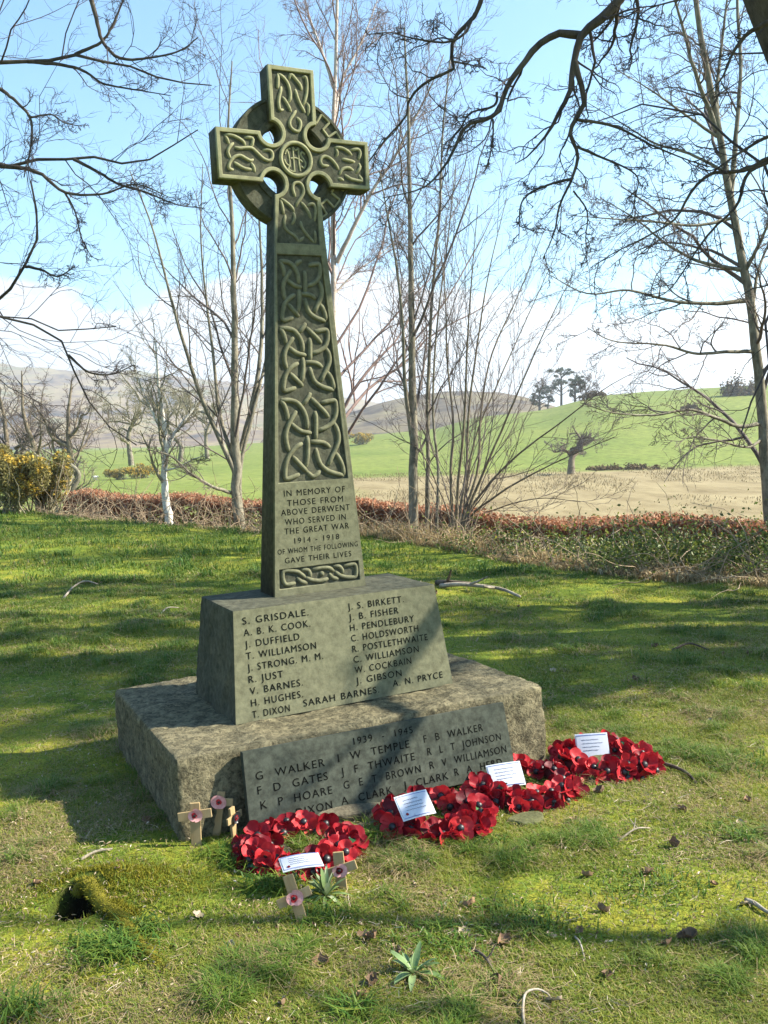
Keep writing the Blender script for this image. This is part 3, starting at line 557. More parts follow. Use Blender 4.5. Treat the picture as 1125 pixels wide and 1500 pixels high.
make_tree('silver_birch', [px_stem([(247, 752), (243, 735), (240, 700), (243, 655), (239, 610), (232, 560), (228, 500)], 15.3, .075, .012),
    px_stem([(243, 660), (253, 640), (265, 622), (282, 600), (296, 575)], 15.3, .04, .01, .4, False), px_stem([(241, 690), (262, 684), (285, 672), (300, 668)], 15.3, .02, .006, -.4, False),
    px_stem([(240, 640), (222, 600), (205, 560), (190, 520)], 15.3, .03, .006, .4, False)],
    fine(14, 9, 6), (M['white_bark'], M['lichen_twig']), 4, 'small crooked white barked birch standing in the brown hedge at left')
make_tree('silver_birch', [px_stem([(497, 790), (492, 640), (489, 480), (489, 340), (488, 200), (492, 80), (495, -60)], 16.5, .085, .022),
    px_stem([(493, 385), (512, 345), (545, 280), (575, 235), (598, 190), (625, 140), (650, 80)], 16.5, .045, .008, -.6, False),
    px_stem([(489, 180), (500, 120), (530, 60), (560, -20)], 16.5, .03, .006, .5, False), px_stem([(489, 130), (470, 70), (452, 20), (440, -40)], 16.5, .028, .006, .3, False),
    px_stem([(490, 430), (520, 400), (560, 370), (590, 340)], 16.5, .02, .006, .7, False)],
    fine(24, 10, 7, 36, -.0, .12), (M['birch_bark'], M['birch_twig']), 5, 'tall pale birch straight behind the cross with a purplish twiggy crown')
make_tree('ash_tree', [px_stem([(606, 785), (605, 740), (606, 640), (604, 520), (602, 400), (600, 300), (598, 170), (592, 40)], 13.6, .088, .012),
    px_stem([(626, 770), (627, 680), (626, 600), (630, 500), (636, 400), (645, 300), (648, 200), (660, 80)], 13.7, .042, .01, .3),
    px_stem([(603, 640), (593, 560), (590, 480), (582, 400), (570, 330), (556, 250)], 13.6, .035, .008, -.5, False),
    px_stem([(640, 760), (642, 690), (634, 600), (640, 480), (655, 360), (668, 240)], 13.5, .028, .007, .5)],
    fine(15, 8, 6, 34, .07, rr=.42), (M['grey_bark'], M['twig']), 6, 'straight grey trunked tree with a lopped stub right of the cross')
hz = [[(668, 770), (672, 700), (680, 620), (684, 520), (690, 420), (700, 300)], [(672, 770), (683, 690), (687, 600), (700, 500), (716, 400), (742, 290)], [(664, 770), (660, 700), (664, 620), (655, 530), (652, 430), (640, 330)],
      [(680, 770), (705, 700), (735, 630), (765, 560), (800, 480), (840, 400)], [(676, 770), (700, 690), (704, 610), (720, 520), (760, 430), (800, 330)], [(684, 772), (722, 730), (770, 700), (830, 670), (900, 640)],
      [(682, 768), (712, 715), (760, 665), (820, 620), (885, 570), (930, 545)], [(660, 770), (640, 710), (615, 660), (580, 640), (545, 620)], [(686, 775), (730, 745), (790, 730), (850, 735)], [(678, 768), (694, 650), (730, 560), (770, 470), (820, 360)]]
make_tree('hazel_bush', [px_stem(h, 12.6+.12*i, (.030 if i < 7 else .022), .004, (-.9, .6, .3, -.4, .8, -.8, -.2, .2, -.9, .4)[i]) for i, h in enumerate(hz)],
    fine(8, 7, 5, 26, .05, .10, rr=.45), (M['hazel_bark'], M['twig']), 7, 'fanning many stemmed hazel bush with thin arching rods right of the grey trunk')
make_tree('leaning_alder', [px_stem([(1132, 830), (1124, 720), (1116, 600), (1103, 480), (1088, 380), (1072, 300), (1056, 210), (1038, 120), (1022, 20), (1010, -80)], 11.2, .088, .026),
    px_stem([(1070, 300), (1078, 200), (1085, 100), (1080, 0), (1085, -100)], 11.2, .035, .012, .5, False), px_stem([(1050, 190), (1020, 110), (1000, 40), (975, -50)], 11.2, .032, .01, -.4, False),
    px_stem([(1062, 245), (1050, 150), (1058, 60), (1070, -40)], 11.2, .03, .01, .4, False)]
    + [px_stem(p, 11.2, r, .004, d, False) for p, r, d in (
      ([(1117, 620), (1085, 625), (1050, 612), (1010, 600), (960, 608), (900, 605), (850, 590)], .028, -1.2), ([(1108, 515), (1070, 515), (1020, 518), (970, 505), (900, 500), (860, 480)], .026, -1.0),
      ([(1095, 440), (1040, 445), (980, 440), (920, 425), (860, 430), (800, 400)], .03, -.9), ([(1085, 395), (1030, 385), (980, 360), (930, 320), (880, 290)], .028, .4),
      ([(1070, 320), (1020, 330), (960, 325), (890, 320), (830, 315)], .022, -.6), ([(1060, 250), (1010, 225), (960, 210), (910, 180), (860, 150)], .022, .6), ([(1050, 200), (1000, 165), (950, 130), (900, 100)], .02, -.4),
      ([(1118, 640), (1095, 655), (1050, 645), (1010, 640), (990, 655)], .02, -.8), ([(1100, 470), (1110, 400), (1130, 350), (1160, 300)], .03, .6), ([(1090, 400), (1120, 340), (1150, 260)], .03, -.5))],
    fine(14, 9, 6, 42, .0, .15, (.36, .42, .45)), (M['grey_bark'], M['twig']), 8, 'leaning bare tree at the right edge with long level branches')
# oak overhead on the right: bole and limbs beyond the frame, hand-placed boughs hanging into view
OB = at(1420, 560, 6.4); OB[2] = -.05
def seg(*pts): return np.array(pts, float)
ok = [(seg(OB, OB+[-.15, .0, 1.2], OB+[-.55, -.05, 2.4], [2.74, 6.1, 3.75], [2.27, 6.0, 4.7], [1.95, 6.1, 5.8], [1.7, 6.3, 7.2]), .34, .15),
      (seg([2.74, 6.1, 3.80], [2.66, 5.6, 3.95], [2.35, 4.75, 4.05], [2.15, 4.0, 4.15], [2.3, 3.2, 4.4], [2.6, 2.2, 4.7]), .24, .10),
      (seg([2.95, 6.1, 3.4], [3.2, 5.4, 3.64], [3.3, 4.7, 3.33], [3.3, 4.1, 3.02], [3.3, 3.6, 2.75], [3.3, 3.25, 2.58]), .062, .03),
      (seg([2.3, 6.0, 5.5], [3.0, 6.8, 6.3], [3.8, 7.6, 7.0], [4.6, 8.2, 7.6]), .12, .04),
      (seg([2.6, 6.0, 4.5], [3.4, 6.4, 5.2], [4.4, 6.6, 5.8], [5.4, 6.8, 6.2]), .13, .04)]
bough = lambda pts, r0, r1, Y=4.9, d=0: px_stem(pts, Y, r0, r1, d, False)
ok += [bough([(985, -190), (940, -80), (905, 0), (880, 28), (852, 52), (842, 90), (832, 140), (816, 170), (803, 195), (776, 226), (755, 240)], 0.0533, 0.0022, 5.2, -.1),
       bough([(852, 52), (815, 50), (785, 70), (762, 100), (740, 132), (730, 165), (700, 178), (682, 185), (664, 220), (650, 245), (620, 275), (560, 290)], 0.0231, 0.0022, 5.2, -.1),
       bough([(842, 92), (850, 120), (856, 150), (845, 170), (835, 195), (846, 225), (838, 262), (820, 300), (812, 340), (795, 380)], 0.0177, 0.0022, 5.15),
       bough([(838, 262), (800, 272), (765, 295), (760, 350)], 0.0082, 0.0022, 5.15), bough([(905, 5), (895, 30), (870, 60), (850, 75)], 0.0122, 0.0022, 5.2, .05),
       bough([(846, 215), (880, 230), (915, 245), (935, 262), (930, 290), (925, 320)], 0.0082, 0.0022, 5.15, .1), bough([(845, 175), (900, 185), (960, 215), (1010, 235), (1060, 250)], 0.0095, 0.0022, 5.1, .3),
       bough([(840, 280), (860, 310), (858, 350), (860, 390)], 0.0054, 0.0022, 5.15), bough([(725, -60), (705, 0), (695, 25), (670, 50), (660, 75), (664, 100), (625, 120), (600, 145), (595, 170), (560, 210), (530, 250), (500, 285)], 0.0150, 0.0022, 5.0, .1),
       bough([(695, 20), (680, 50), (650, 62), (600, 55), (575, 48), (540, 50)], 0.0082, 0.0022, 5.0, -.1), bough([(664, 90), (690, 95), (710, 100)], 0.0054, 0.0022, 5.0),
       bough([(728, 135), (724, 155), (690, 165), (676, 185), (660, 205), (655, 225)], 0.0082, 0.0022, 5.2), bough([(722, 175), (722, 200), (715, 240), (708, 252)], 0.0061, 0.0022, 5.2),
       bough([(1160, 10), (1120, 35), (1095, 50), (1075, 75), (1060, 110), (1045, 130), (1030, 140)], 0.0204, 0.0022, 5.4), bough([(1180, 180), (1125, 200), (1090, 220), (1060, 240), (1030, 262), (1000, 270)], 0.0150, 0.0022, 5.4),
       bough([(1190, 215), (1125, 232), (1090, 250), (1040, 255), (1010, 285), (990, 320), (950, 345), (900, 370), (870, 390)], 0.0163, 0.0022, 5.4), bough([(1130, 235), (1095, 255), (1080, 300), (1050, 330), (1025, 360), (980, 425), (940, 440)], 0.0122, 0.0022, 5.4),
       bough([(1060, -40), (1030, -10), (940, 20), (935, 90)], 0.0068, 0.0022, 5.0)]
make_tree('oak_tree', ok, [dict(n=11, rmax=.016, ang=46, lr=.36, rr=.42, N=11, k=5, w=.26, up=-.015, t0=.2, rmin=.0032), dict(n=7, ang=48, lr=.46, rr=.6, N=7, k=4, w=.3, up=.02, t0=.2, rmin=.0022),
    dict(n=6, ang=48, lr=.45, rr=.65, N=5, k=3, w=.3, up=.03, t0=.25, rmin=.0015)], (M['oak_bark'], M['oak_twig']), 9, 'big oak whose thick limb and crooked dark boughs hang in from the top right')
# tree beyond the left edge reaching in
LB = np.array([-6.2, 8.2, float(height(-6.2, 8.2))-.05])
lt = [(seg(LB, LB+[.1, 0, 1.5], LB+[-.1, -.1, 3], LB+[.2, .1, 5], LB+[.3, 0, 7.5]), .26, .10)]
def lbough(att, pts, r0, r1, Y, d=0): return (np.vstack([[LB+np.array(att)], px_stem(pts, Y, r0, r1, d, False)[0]]), r0, r1)
lt += [lbough((.1, 0, 3.6), [(-120, 105), (0, 92), (40, 90), (75, 88), (110, 80), (150, 90), (180, 93), (215, 108), (260, 120), (310, 125)], .05, .004, 7.2),
       bough([(110, 80), (150, 60), (168, 30), (180, 0), (190, -40)], .014, .004, 7.2), bough([(134, 0), (142, 30), (150, 60), (175, 85), (215, 85), (262, 75), (290, 55)], .018, .004, 7.1),
       bough([(40, 90), (90, 95), (125, 105), (150, 122), (190, 130), (250, 140)], .016, .003, 7.2), lbough((.1, 0, 3.0), [(-110, 240), (0, 246), (30, 236), (60, 234), (108, 233), (150, 230), (180, 240), (210, 238), (250, 215), (290, 190)], .042, .004, 7.0),
       bough([(108, 233), (140, 250), (175, 270), (215, 282), (260, 300), (300, 305)], .014, .003, 7.0), bough([(0, 243), (55, 252), (95, 282), (150, 284), (200, 270), (250, 290)], .018, .003, 6.9),
       bough([(95, 282), (110, 310), (120, 350), (135, 378)], .008, .003, 6.9), lbough((.1, 0, 2.4), [(-110, 500), (-30, 460), (0, 435), (18, 420), (30, 400), (45, 372), (57, 340), (52, 300), (45, 265)], .04, .006, 6.6),
       bough([(36, 390), (60, 395), (85, 405), (110, 390)], .012, .003, 6.6), bough([(0, 130), (25, 150), (45, 175), (45, 215), (35, 260)], .014, .004, 6.8), bough([(45, 172), (75, 168), (95, 180), (120, 185)], .008, .003, 6.8),
       lbough((.1, 0, 2.2), [(-100, 440), (-20, 460), (30, 470), (65, 482), (90, 500), (105, 535), (125, 580), (150, 612), (175, 640), (200, 652)], .026, .004, 6.4), bough([(100, 520), (130, 545), (165, 548), (195, 535)], .010, .003, 6.4),
       lbough((.1, 0, 2.3), [(-100, 400), (0, 462), (40, 465), (90, 485), (140, 480), (170, 478)], .016, .004, 6.5)]
make_tree('overhanging_tree', lt, [dict(n=12, rmax=.016, ang=42, lr=.34, rr=.4, N=9, k=5, w=.2, up=.01, t0=.25, rmin=.003), dict(n=7, ang=46, lr=.45, rr=.6, N=7, k=4, w=.22, up=.02, t0=.2, rmin=.0022),
    dict(n=6, ang=46, lr=.48, rr=.65, N=5, k=3, w=.25, up=.03, t0=.2, rmin=.0016)], (M['oak_bark'], M['oak_twig']), 10, 'tree beyond the left edge with crooked branches reaching in across the sky')
# trees shading the lawn from the right, out of the frame except for their shadows
for sx, sy, hh, sd_, c0 in ((9.5, 9.2, 12, 41, .22), (7.2, 1.75, 8, 42, .22), (11.0, 7.0, 15, 44, .22), (8.4, 7.6, 9, 45, .22), (12.5, 9.6, 15, 46, .22), (10, 5.4, 10.4, 47, .66), (9, 5.65, 9.2, 49, .62), (8, 5.9, 7, 48, .45)):
    b0 = np.array([sx, sy, float(height(sx, sy))-.1]); rn = np.random.default_rng(sd_)
    st = [(seg(b0, b0+[.1, .1, hh*.3], b0+[-.1, .2, hh*.6], b0+[.1, 0, hh]), (.12 if sd_ > 46 else .2), .035)]
    for k in range(10):
        a = rn.random()*6.28; z = hh*(c0+(.97-c0)/10*k); st.append((seg(b0+[0, .05, z], b0+[.8*math.cos(a), .45*math.sin(a), z+.6], b0+[1.8*math.cos(a+.2), .9*math.sin(a+.2), z+1.2]), .09, .02))
    make_tree('bare_tree', st, fine(9, 7, 5, 42, .03, .16, rmin=.009), (M['grey_bark'], M['twig']), sd_, 'bare tree standing beyond the right edge of the lawn and shading it', group='trees beyond the right edge')
# far trees
def far_tree(name, px, py, Y, hpx, wpx, seed, label, mats, trunks=1, tw=.18, group=None, n=(13, 9, 7), up=.05):
    b0 = at(px, py, Y); H = hpx/FPX*Y; W = wpx/FPX*Y; rn = np.random.default_rng(seed); st = []
    b0[2] = min(b0[2], float(height(b0[0], b0[1])))-.1 if abs(b0[2]-float(height(b0[0], b0[1]))) < 2.5 else b0[2]
    for k in range(trunks):
        ox = (k*.22-.11*(trunks-1))*W; f = b0+[ox, 0, 0]; p = [f, f+[.02*W*rn.normal(), 0, H*.18], f+[.05*W*rn.normal()+ox*.3, 0, H*.36]]; st.append((np.array(p+[p[-1]+[.10*W*rn.normal()+ox*.5, .05*W*rn.normal(), H*.3], p[-1]+[.16*W*rn.normal()+ox*.5, 0, H*.6]]), tw/2, tw*.06))
        for j in range(7//trunks+2):
            az = rn.random()*6.28; z = H*(.30+.03*j+.05*rn.random()); rr = W*(.30+.22*rn.random()); h_ = H*(.92-.35*rn.random())-z
            d = np.array([math.cos(az), math.sin(az), 0]); st.append((np.array([f+[0, 0, z], f+d*rr*.35+[0, 0, z+h_*.22], f+d*rr*.62+rn.normal(size=3)*.05*W+[0, 0, z+h_*.5], f+d*rr*.8+rn.normal(size=3)*.06*W+[0, 0, z+h_*.8], f+d*rr+[0, 0, z+h_]]), tw*(.11+.07*rn.random()), tw*.012))
    px_m = Y/FPX
    return make_tree(name, st, fine(n[0]-3, n[1], n[2]-1, 40, up, .22, (.30, .45, .5), rmin=px_m*.24), mats, seed, label, 'tree', group, k0=7)
far_tree('bare_tree', 40, 700, 46, 215, 150, 51, 'open grey tree at the far left with two forked trunks above the gorse', (M['hazel_bark'], M['twig']), 2, .5, n=(14, 9, 6))
far_tree('bare_tree', 103, 700, 44, 205, 140, 52, 'bare tree beside the forked grey one, standing taller than the bushy lichened tree', (M['hazel_bark'], M['twig']), 1, .55, n=(14, 9, 6))
far_tree('bare_tree', 92, 704, 32, 118, 110, 53, 'low bushy lichened tree beyond the end of the brown hedge', (M['grey_bark'], M['lichen_twig']), 2, .34, n=(12, 8, 6))
far_tree('bare_tree', 193, 682, 62, 140, 120, 54, 'rounded field tree just behind the distant gorse clumps', (M['grey_bark'], M['lichen_twig']), 1, .42)
far_tree('bare_tree', 264, 676, 70, 130, 100, 55, 'field tree seen just right of the small white birch', (M['grey_bark'], M['lichen_twig']), 1, .42)
far_tree('bare_tree', 304, 672, 78, 120, 90, 56, 'field tree seen through the stems of the many stemmed tree', (M['grey_bark'], M['lichen_twig']), 1, .42)
far_tree('stunted_tree', 836, 674, 100, 72, 92, 57, 'short thick stunted tree standing alone on the green slope', (M['hazel_bark'], M['twig']), 1, 1.0, n=(14, 10, 6), up=.04)
far_tree('bare_tree', 803, 606, 272, 60, 44, 58, 'lacy bare tree on the skyline among the pines', (M['hazel_bark'], M['twig']), 1, .6)
far_tree('bare_tree', 854, 594, 270, 52, 40, 59, 'lacy bare tree on the skyline between the pines and the brown scrub', (M['hazel_bark'], M['twig']), 1, .6)
def foliage(rnd, n, c, rad, size, squash=1.0, shell=.35):
    d = unit(rnd.normal(size=(n, 3))); r = (shell+(1-shell)*rnd.random(n))[:, None]; p = np.array(c)+d*r*np.array(rad)
    a = unit(rnd.normal(size=(n, 3))); b_ = perp(a, rnd); s = size*(.5+rnd.random(n))[:, None]
    V = np.stack([p-a*s, p+b_*s*.5*squash, p+a*s, p-b_*s*.5*squash], 1); return V.reshape(-1, 3), np.arange(4*n).reshape(n, 4)
M['pine_leaf'] = tinted('pine_needles', [(.0, (.045, .058, .035)), (1, (.11, .125, .07))], .9)
for k, (px, py, h, w_) in enumerate(((790, 606, 42, 34), (822, 599, 60, 40), (842, 596, 46, 32))):
    b0 = at(px, py, 265); H = h/FPX*265; W = w_/FPX*265; rn = np.random.default_rng(70+k)
    root = tag(empty('scots_pine', b0), ('smallest pine, at the left end of the trio on the green hilltop', 'tallest pine, in the middle of the trio on the green hilltop', 'right hand pine of the hilltop trio, beside the brown scrub')[k], 'tree')
    tr = MB(); tr.add(*tubes(np.array([[(0, 0, -2), (.1, 0, H*.5), (0, .1, H*.9)]]), np.array([[.4, .3, .1]]), 7))
    cr = MB()
    for j in range(22):
        z = .26+.70*rn.random(); az = rn.random()*6.28; rr = W*(.12+.42*rn.random())*(1.15-.6*abs(z-.6)); c = (rr*math.cos(az), rr*math.sin(az), H*z); m_ = 110+int(120*rn.random()); sc_ = .5+.7*rn.random()
        V, F = foliage(rn, m_, c, (W*.15*sc_, W*.15*sc_, H*.055*sc_), .20, 1, .1); cr.add(V, F, np.repeat(rn.random(m_), 4)); q_ = np.array([[(0, 0, H*(z-.12)), tuple(np.array(c)*.6+np.array([0, 0, H*z*.38])), c]]); tr.add(*tubes(q_, np.array([[.12, .08, .05]]), 4))
    tr.build('trunk', M['oak_bark'], root)
    cr.build('crown', M['pine_leaf'], root, False, 'tint')
M['scrub'] = tinted('brown_scrub', [(0, (.09, .05, .025)), (.6, (.17, .11, .05)), (1, (.14, .13, .05))], .9)
for k, (px, py, h, w_, lab) in enumerate(((870, 586, 16, 44, 'long rusty scrub patch on the hill crest right of the pines'), (1010, 632, 16, 34, 'rusty bracken patch halfway up the green slope'), (920, 676, 14, 130, 'long low brown scrub strip along the foot of the green slope'), (1085, 604, 50, 70, 'shaded copse on the slope behind the leaning tree'))):
    Y = (262, 190, 108, 215)[k]; b0 = at(px, py, Y); rn = np.random.default_rng(80+k); H = h/FPX*Y; W = w_/FPX*Y
    b0[2] = float(height(b0[0], b0[1])); mb = MB()
    for _ in range(34):
        x = (rn.random()-.5)*W*(.5+.5*rn.random()); r_ = (.25+.75*rn.random()**2)*(1-.5*abs(2*x/W)); c = (x, rn.normal()*W*.08, H*.30*r_); n_ = 160; V, F = foliage(rn, n_, c, (W*.07*(.5+r_), W*.06, H*.62*r_), Y*.0010, 1.3, .2); mb.add(V, F, np.repeat(rn.random(n_), 4))
    o = mb.build('scrub_patch', M['scrub'], None, False, 'tint'); o.location = tuple(b0); tag(o, lab, 'scrub')
# ------------------------------------------------------------------ hedge, bank growth, gorse
def leaves(rnd, P, size, tint, up=0.0, aspect=.6, fold=True):
    """small leaf quads with random attitude"""
    n = len(P); nrm = unit(rnd.normal(size=(n, 3))+np.array([0, 0, up])); a = perp(nrm, rnd); b_ = np.cross(nrm, a); s = (size*(.55+.9*rnd.random(n)))[:, None]
    V = np.stack([P-a*s, P+b_*s*aspect+nrm*s*.25, P+a*s, P-b_*s*aspect+nrm*s*.2], 1)
    return V.reshape(-1, 3), np.arange(4*n).reshape(n, 4), np.repeat(tint, 4)
def blades(P, h, w, lean, tint, rnd, bend=.5):
    """grass blades, 2 segments: 5 vertices each"""
    n = len(P); a = rnd.random(n)*2*math.pi; d = np.stack([np.cos(a), np.sin(a), np.zeros(n)], 1); sd_ = np.stack([-np.sin(a), np.cos(a), np.zeros(n)], 1)
    lx = (lean*(.3+1.1*rnd.random(n)))[:, None]; hh = h[:, None]; ww = w[:, None]*.5
    m1 = P+d*lx*hh*.35+np.array([0, 0, 1])*hh*.55; tip = P+d*lx*hh*(1+bend)+np.array([0, 0, 1])*hh*np.maximum(.15, 1-.45*lx)
    V = np.stack([P-sd_*ww, P+sd_*ww, m1+sd_*ww*.8, m1-sd_*ww*.8, tip], 1).reshape(-1, 3); i = np.arange(n)*5
    return V, [np.stack([i, i+1, i+2, i+3], 1), np.stack([i+3, i+2, i+4], 1)], np.repeat(tint, 5)
M['beech_leaf'] = tinted('dead_beech_leaves', [(0, (.13, .045, .018)), (.45, (.28, .105, .05)), (.8, (.40, .19, .10)), (1, (.5, .32, .2))], .7, .3, .3)
rnd = np.random.default_rng(101)
def hedge_line(u): 
    x = np.interp(u, [0, 1], [-8.6, 7.5]); return x, Ye(x)+3.5
hx = np.linspace(-7.4, 7.5, 500); hy = np.array([float(Ye(x))+3.5 for x in hx]); hs = np.r_[0, np.cumsum(np.hypot(np.diff(hx), np.diff(hy)))]
def along(n, half):
    u = rnd.random(n)*hs[-1]; x = np.interp(u, hs, hx); y = np.interp(u, hs, hy); return x, y, u
n = 165000; x, y, u = along(n, .4); t = rnd.random(n)
topz = .26+.05*np.sin(u*1.7)+.14*(fbm(u*1.3, u*0+2, 3, 3)-.5)+.03*rnd.normal(size=n); off = (rnd.random(n)-.5)*.85
face = rnd.random(n) < .6; off = np.where(face, -.34-.10*rnd.random(n)+.05*rnd.normal(size=n), off)
zb = height(x, y+off); z = np.where(face, zb+(topz-zb)*np.maximum(t, .0)**.7, topz-.12*rnd.random(n)**2)
dens = fbm(u*.8, z*2.2, 12, 3); keep = (dens > .30) | (rnd.random(n) < .5); P = np.stack([x, y+off, z], 1)[keep]
hedge = tag(empty('beech_hedge', (0, float(np.interp(0, hx, hy)), -1.1)), 'clipped beech hedge holding russet dead leaves along the foot of the bank', 'hedge')
V, F, A = leaves(rnd, P-np.array(hedge.location), .026, np.clip(rnd.normal(.5, .22, len(P))+.25*(P[:, 2] > .12), 0, 1))
mesh('dead_leaves', V, F, M['beech_leaf'], hedge, False, {'tint': A})
nst = 900; x, y, u = along(nst, .3); S = np.stack([x, y+(rnd.random(nst)-.5)*.6, height(x, y)-.05], 1)-np.array(hedge.location)
Pp, Rr = grow(S, unit(np.array([0, 0, 1.])+.25*rnd.normal(size=(nst, 3))), .9+.5*rnd.random(nst), np.full(nst, .009), 7, rnd, .16, .1, .3); V, F = tubes(Pp, Rr, 4); mesh('stems', V, F, M['hazel_bark'], hedge)
# the bank between lawn and hedge: dead bracken and grass, brambles with green and yellow leaves
n = 95000; x = -9+18*rnd.random(n); ee = .05+3.3*rnd.random(n)**1.1; y = Ye(x)+ee; cl = fbm(x*1.1, y*1.1, 44, 4)
keep = rnd.random(n) < np.clip((cl-.25)*3, .12, 1)*np.where(x < -2, .55, 1); x, y, ee, cl = x[keep], y[keep], ee[keep], cl[keep]; n = len(x)
h = (.16+.34*rnd.random(n)+.5*np.maximum(cl-.45, 0)*2)*np.where(ee < .5, .45, 1)*np.where(x < -1.5, .36, np.where(x > 1.2, .52, .72)); P = np.stack([x, y, height(x, y)-.02], 1)
M['dead_grass'] = tinted('dead_grass_and_bracken', [(0, (.12, .075, .035)), (.45, (.34, .24, .115)), (.8, (.5, .40, .22)), (1, (.6, .52, .34))], .85, .2, .15)
V, F, A = blades(P, h, .007+.006*rnd.random(n), .55+.5*rnd.random(n), np.clip(rnd.normal(.5, .24, n), 0, 1), rnd)
tag(mesh('dead_bank_grass', V, F, M['dead_grass'], None, False, {'tint': A}), kind='stuff')
ncl = 2600; x = -7+15*rnd.random(ncl); ee = .15+2.6*rnd.random(ncl); y = Ye(x)+ee; S = np.stack([x, y, height(x, y)], 1)
Pp, Rr = grow(S, unit(np.array([0, 0, .6])+.7*rnd.normal(size=(ncl, 3))), .5+.8*rnd.random(ncl), np.full(ncl, .006), 9, rnd, .25, -.06, .4); V, F = tubes(Pp, Rr, 4)
tag(mesh('bramble_canes', V, F, flat('bramble_cane', (.30, .22, .14), .8, .4, 3), None), kind='stuff')
M['bramble'] = tinted('bramble_leaves', [(0, (.04, .065, .015)), (.5, (.12, .16, .03)), (.8, (.25, .27, .045)), (1, (.46, .42, .07))], .55, .4, .3)
cc = [(x_, float(Ye(x_))+e_) for x_, e_ in ((1.6, 1.4), (2.2, 1.7), (2.8, 1.5), (3.2, 1.9), (2.5, 2.2), (3.7, 1.6), (4.3, 1.8), (5.0, 1.6), (1.0, 1.6), (.3, 1.8), (-.6, 2.2), (-2.5, 2.0), (3.0, 1.0), (4.0, 1.1), (-4.2, 2.2), (-1.6, 1.7))]
PP = []
for k, (a, b_) in enumerate(cc):
    nn = 7000 if k < 8 or k > 11 else 1800; d = rnd.normal(size=(nn, 3))*np.array([.5, .34, .17]); p = np.array([a, b_, float(height(a, b_))+.40])+d; p = p[p[:, 2] > height(p[:, 0], p[:, 1])]; PP.append(p)
P = np.concatenate(PP); cl = fbm(P[:, 0]*5, P[:, 1]*5+P[:, 2]*6, 14, 3); P = P[cl > .42]
V, F, A = leaves(rnd, P, .019, np.clip(rnd.normal(.45, .25, len(P)), 0, 1), .6); tag(mesh('bramble_leaves', V, F, M['bramble'], None, False, {'tint': A}), kind='stuff')
M['gorse'] = tinted('gorse_green', [(0, (.12, .11, .045)), (.6, (.30, .265, .10)), (1, (.5, .42, .19))], .9, .1, .35)
M['gorse_flower'] = tinted('gorse_flower', [(0, (.34, .22, .03)), (1, (.50, .35, .06))], .7, .2, .2)
def gorse(px, py, Y, wpx, hpx, n, nf, ls, lab, seed):
    rn = np.random.default_rng(seed); W = wpx/FPX*Y; H = hpx/FPX*Y; b0 = at(px, py, Y); b0[2] = float(height(b0[0], b0[1])) ; H = max(H, at(px, py-hpx, Y)[2]-b0[2])
    root = tag(empty('gorse_bush', b0), lab, 'shrub'); lob = [(rn.normal()*W*.26, rn.normal()*W*.2, H*(.3+.5*rn.random())) for _ in range(11)]
    st = 26; S = np.zeros((st, 3))+rn.normal(size=(st, 3))*np.array([W*.12, W*.1, 0]); Pp, Rr = grow(S, unit(np.array([0, 0, 1.])+.5*rn.normal(size=(st, 3))), H*(.6+.5*rn.random(st)), np.full(st, max(.018, .012*W)), 9, rn, .2, .05, .3); V, F = tubes(Pp, Rr, 5); mesh('stems', V, F, M['lichen_twig'], root)
    mb = MB(); fl = MB()
    for c in lob:
        d = unit(rn.normal(size=(n//11, 3))); r = (.45+.6*rn.random(n//11)**.6)[:, None]; P = np.array(c)+d*r*np.array([W*.2, W*.17, H*.24]); P = P[P[:, 2] > 0]
        cl = fbm(P[:, 0]*4/W*2+9, P[:, 2]*4/W*2+P[:, 1]*3, seed, 3); P = P[cl > .38]; V, F, A = leaves(rn, P, ls, np.clip(rn.normal(.5, .25, len(P)), 0, 1), .3, .35); mb.add(V, F, A)
        d = unit(rn.normal(size=(nf//11, 3))+np.array([.35, -.3, .35])); P = np.array(c)+d*np.array([W*.21, W*.18, H*.25])*(.9+.15*rn.random(nf//11))[:, None]; cl = fbm(P[:, 0]*5/W*2+3, P[:, 2]*5/W*2+P[:, 1]*3, seed+4, 3); P = P[cl > .5]
        if len(P): V, F, A = leaves(rn, P, ls*.8, rn.random(len(P)), .3, .8); fl.add(V, F, A)
    mb.build('foliage', M['gorse'], root, False, 'tint'); fl.build('flowers', M['gorse_flower'], root, False, 'tint')
gorse(10, 755, 17.6, 100, 105, 19000, 4200, .035, 'large straggly gorse at the left edge with yellow flowers at the lawn end', 201)
gorse(66, 752, 18.2, 70, 98, 9000, 1500, .035, 'thinner dull gorse bush just right of the flowering one at the left edge', 202)
gorse(177, 699, 112, 36, 16, 2500, 3500, .11, 'distant yellow gorse clump on the field, the left one of the pair', 203)
gorse(211, 696, 114, 34, 17, 2500, 2500, .11, 'distant yellow gorse clump on the field, the right one of the pair', 204)
gorse(529, 646, 205, 34, 13, 2500, 3500, .2, 'small far gorse clump just right of the cross shaft', 205)
# sheep in the field
b0 = at(139, 699, 112); b0[2] = float(height(b0[0], b0[1])); mb = MB(); V, F = ball((0, 0, .36), .2, 1, 8); V = V*np.array([1.6, 1, 1]); mb.add(V, F, .9); mb.add(*ball((.36, 0, .46), .09, 1, 6))
for sx in (-.2, .2):
    for sy in (-.09, .09): mb.add(*tubes(np.array([[(sx, sy, 0), (sx, sy, .25)]]), np.array([[.03, .035]]), 6))
sh = mb.build('sheep', flat('fleece', (.72, .7, .64), .95, .1)); sh.location = tuple(b0); tag(sh, 'lone white sheep grazing near the distant gorse clumps', 'sheep')

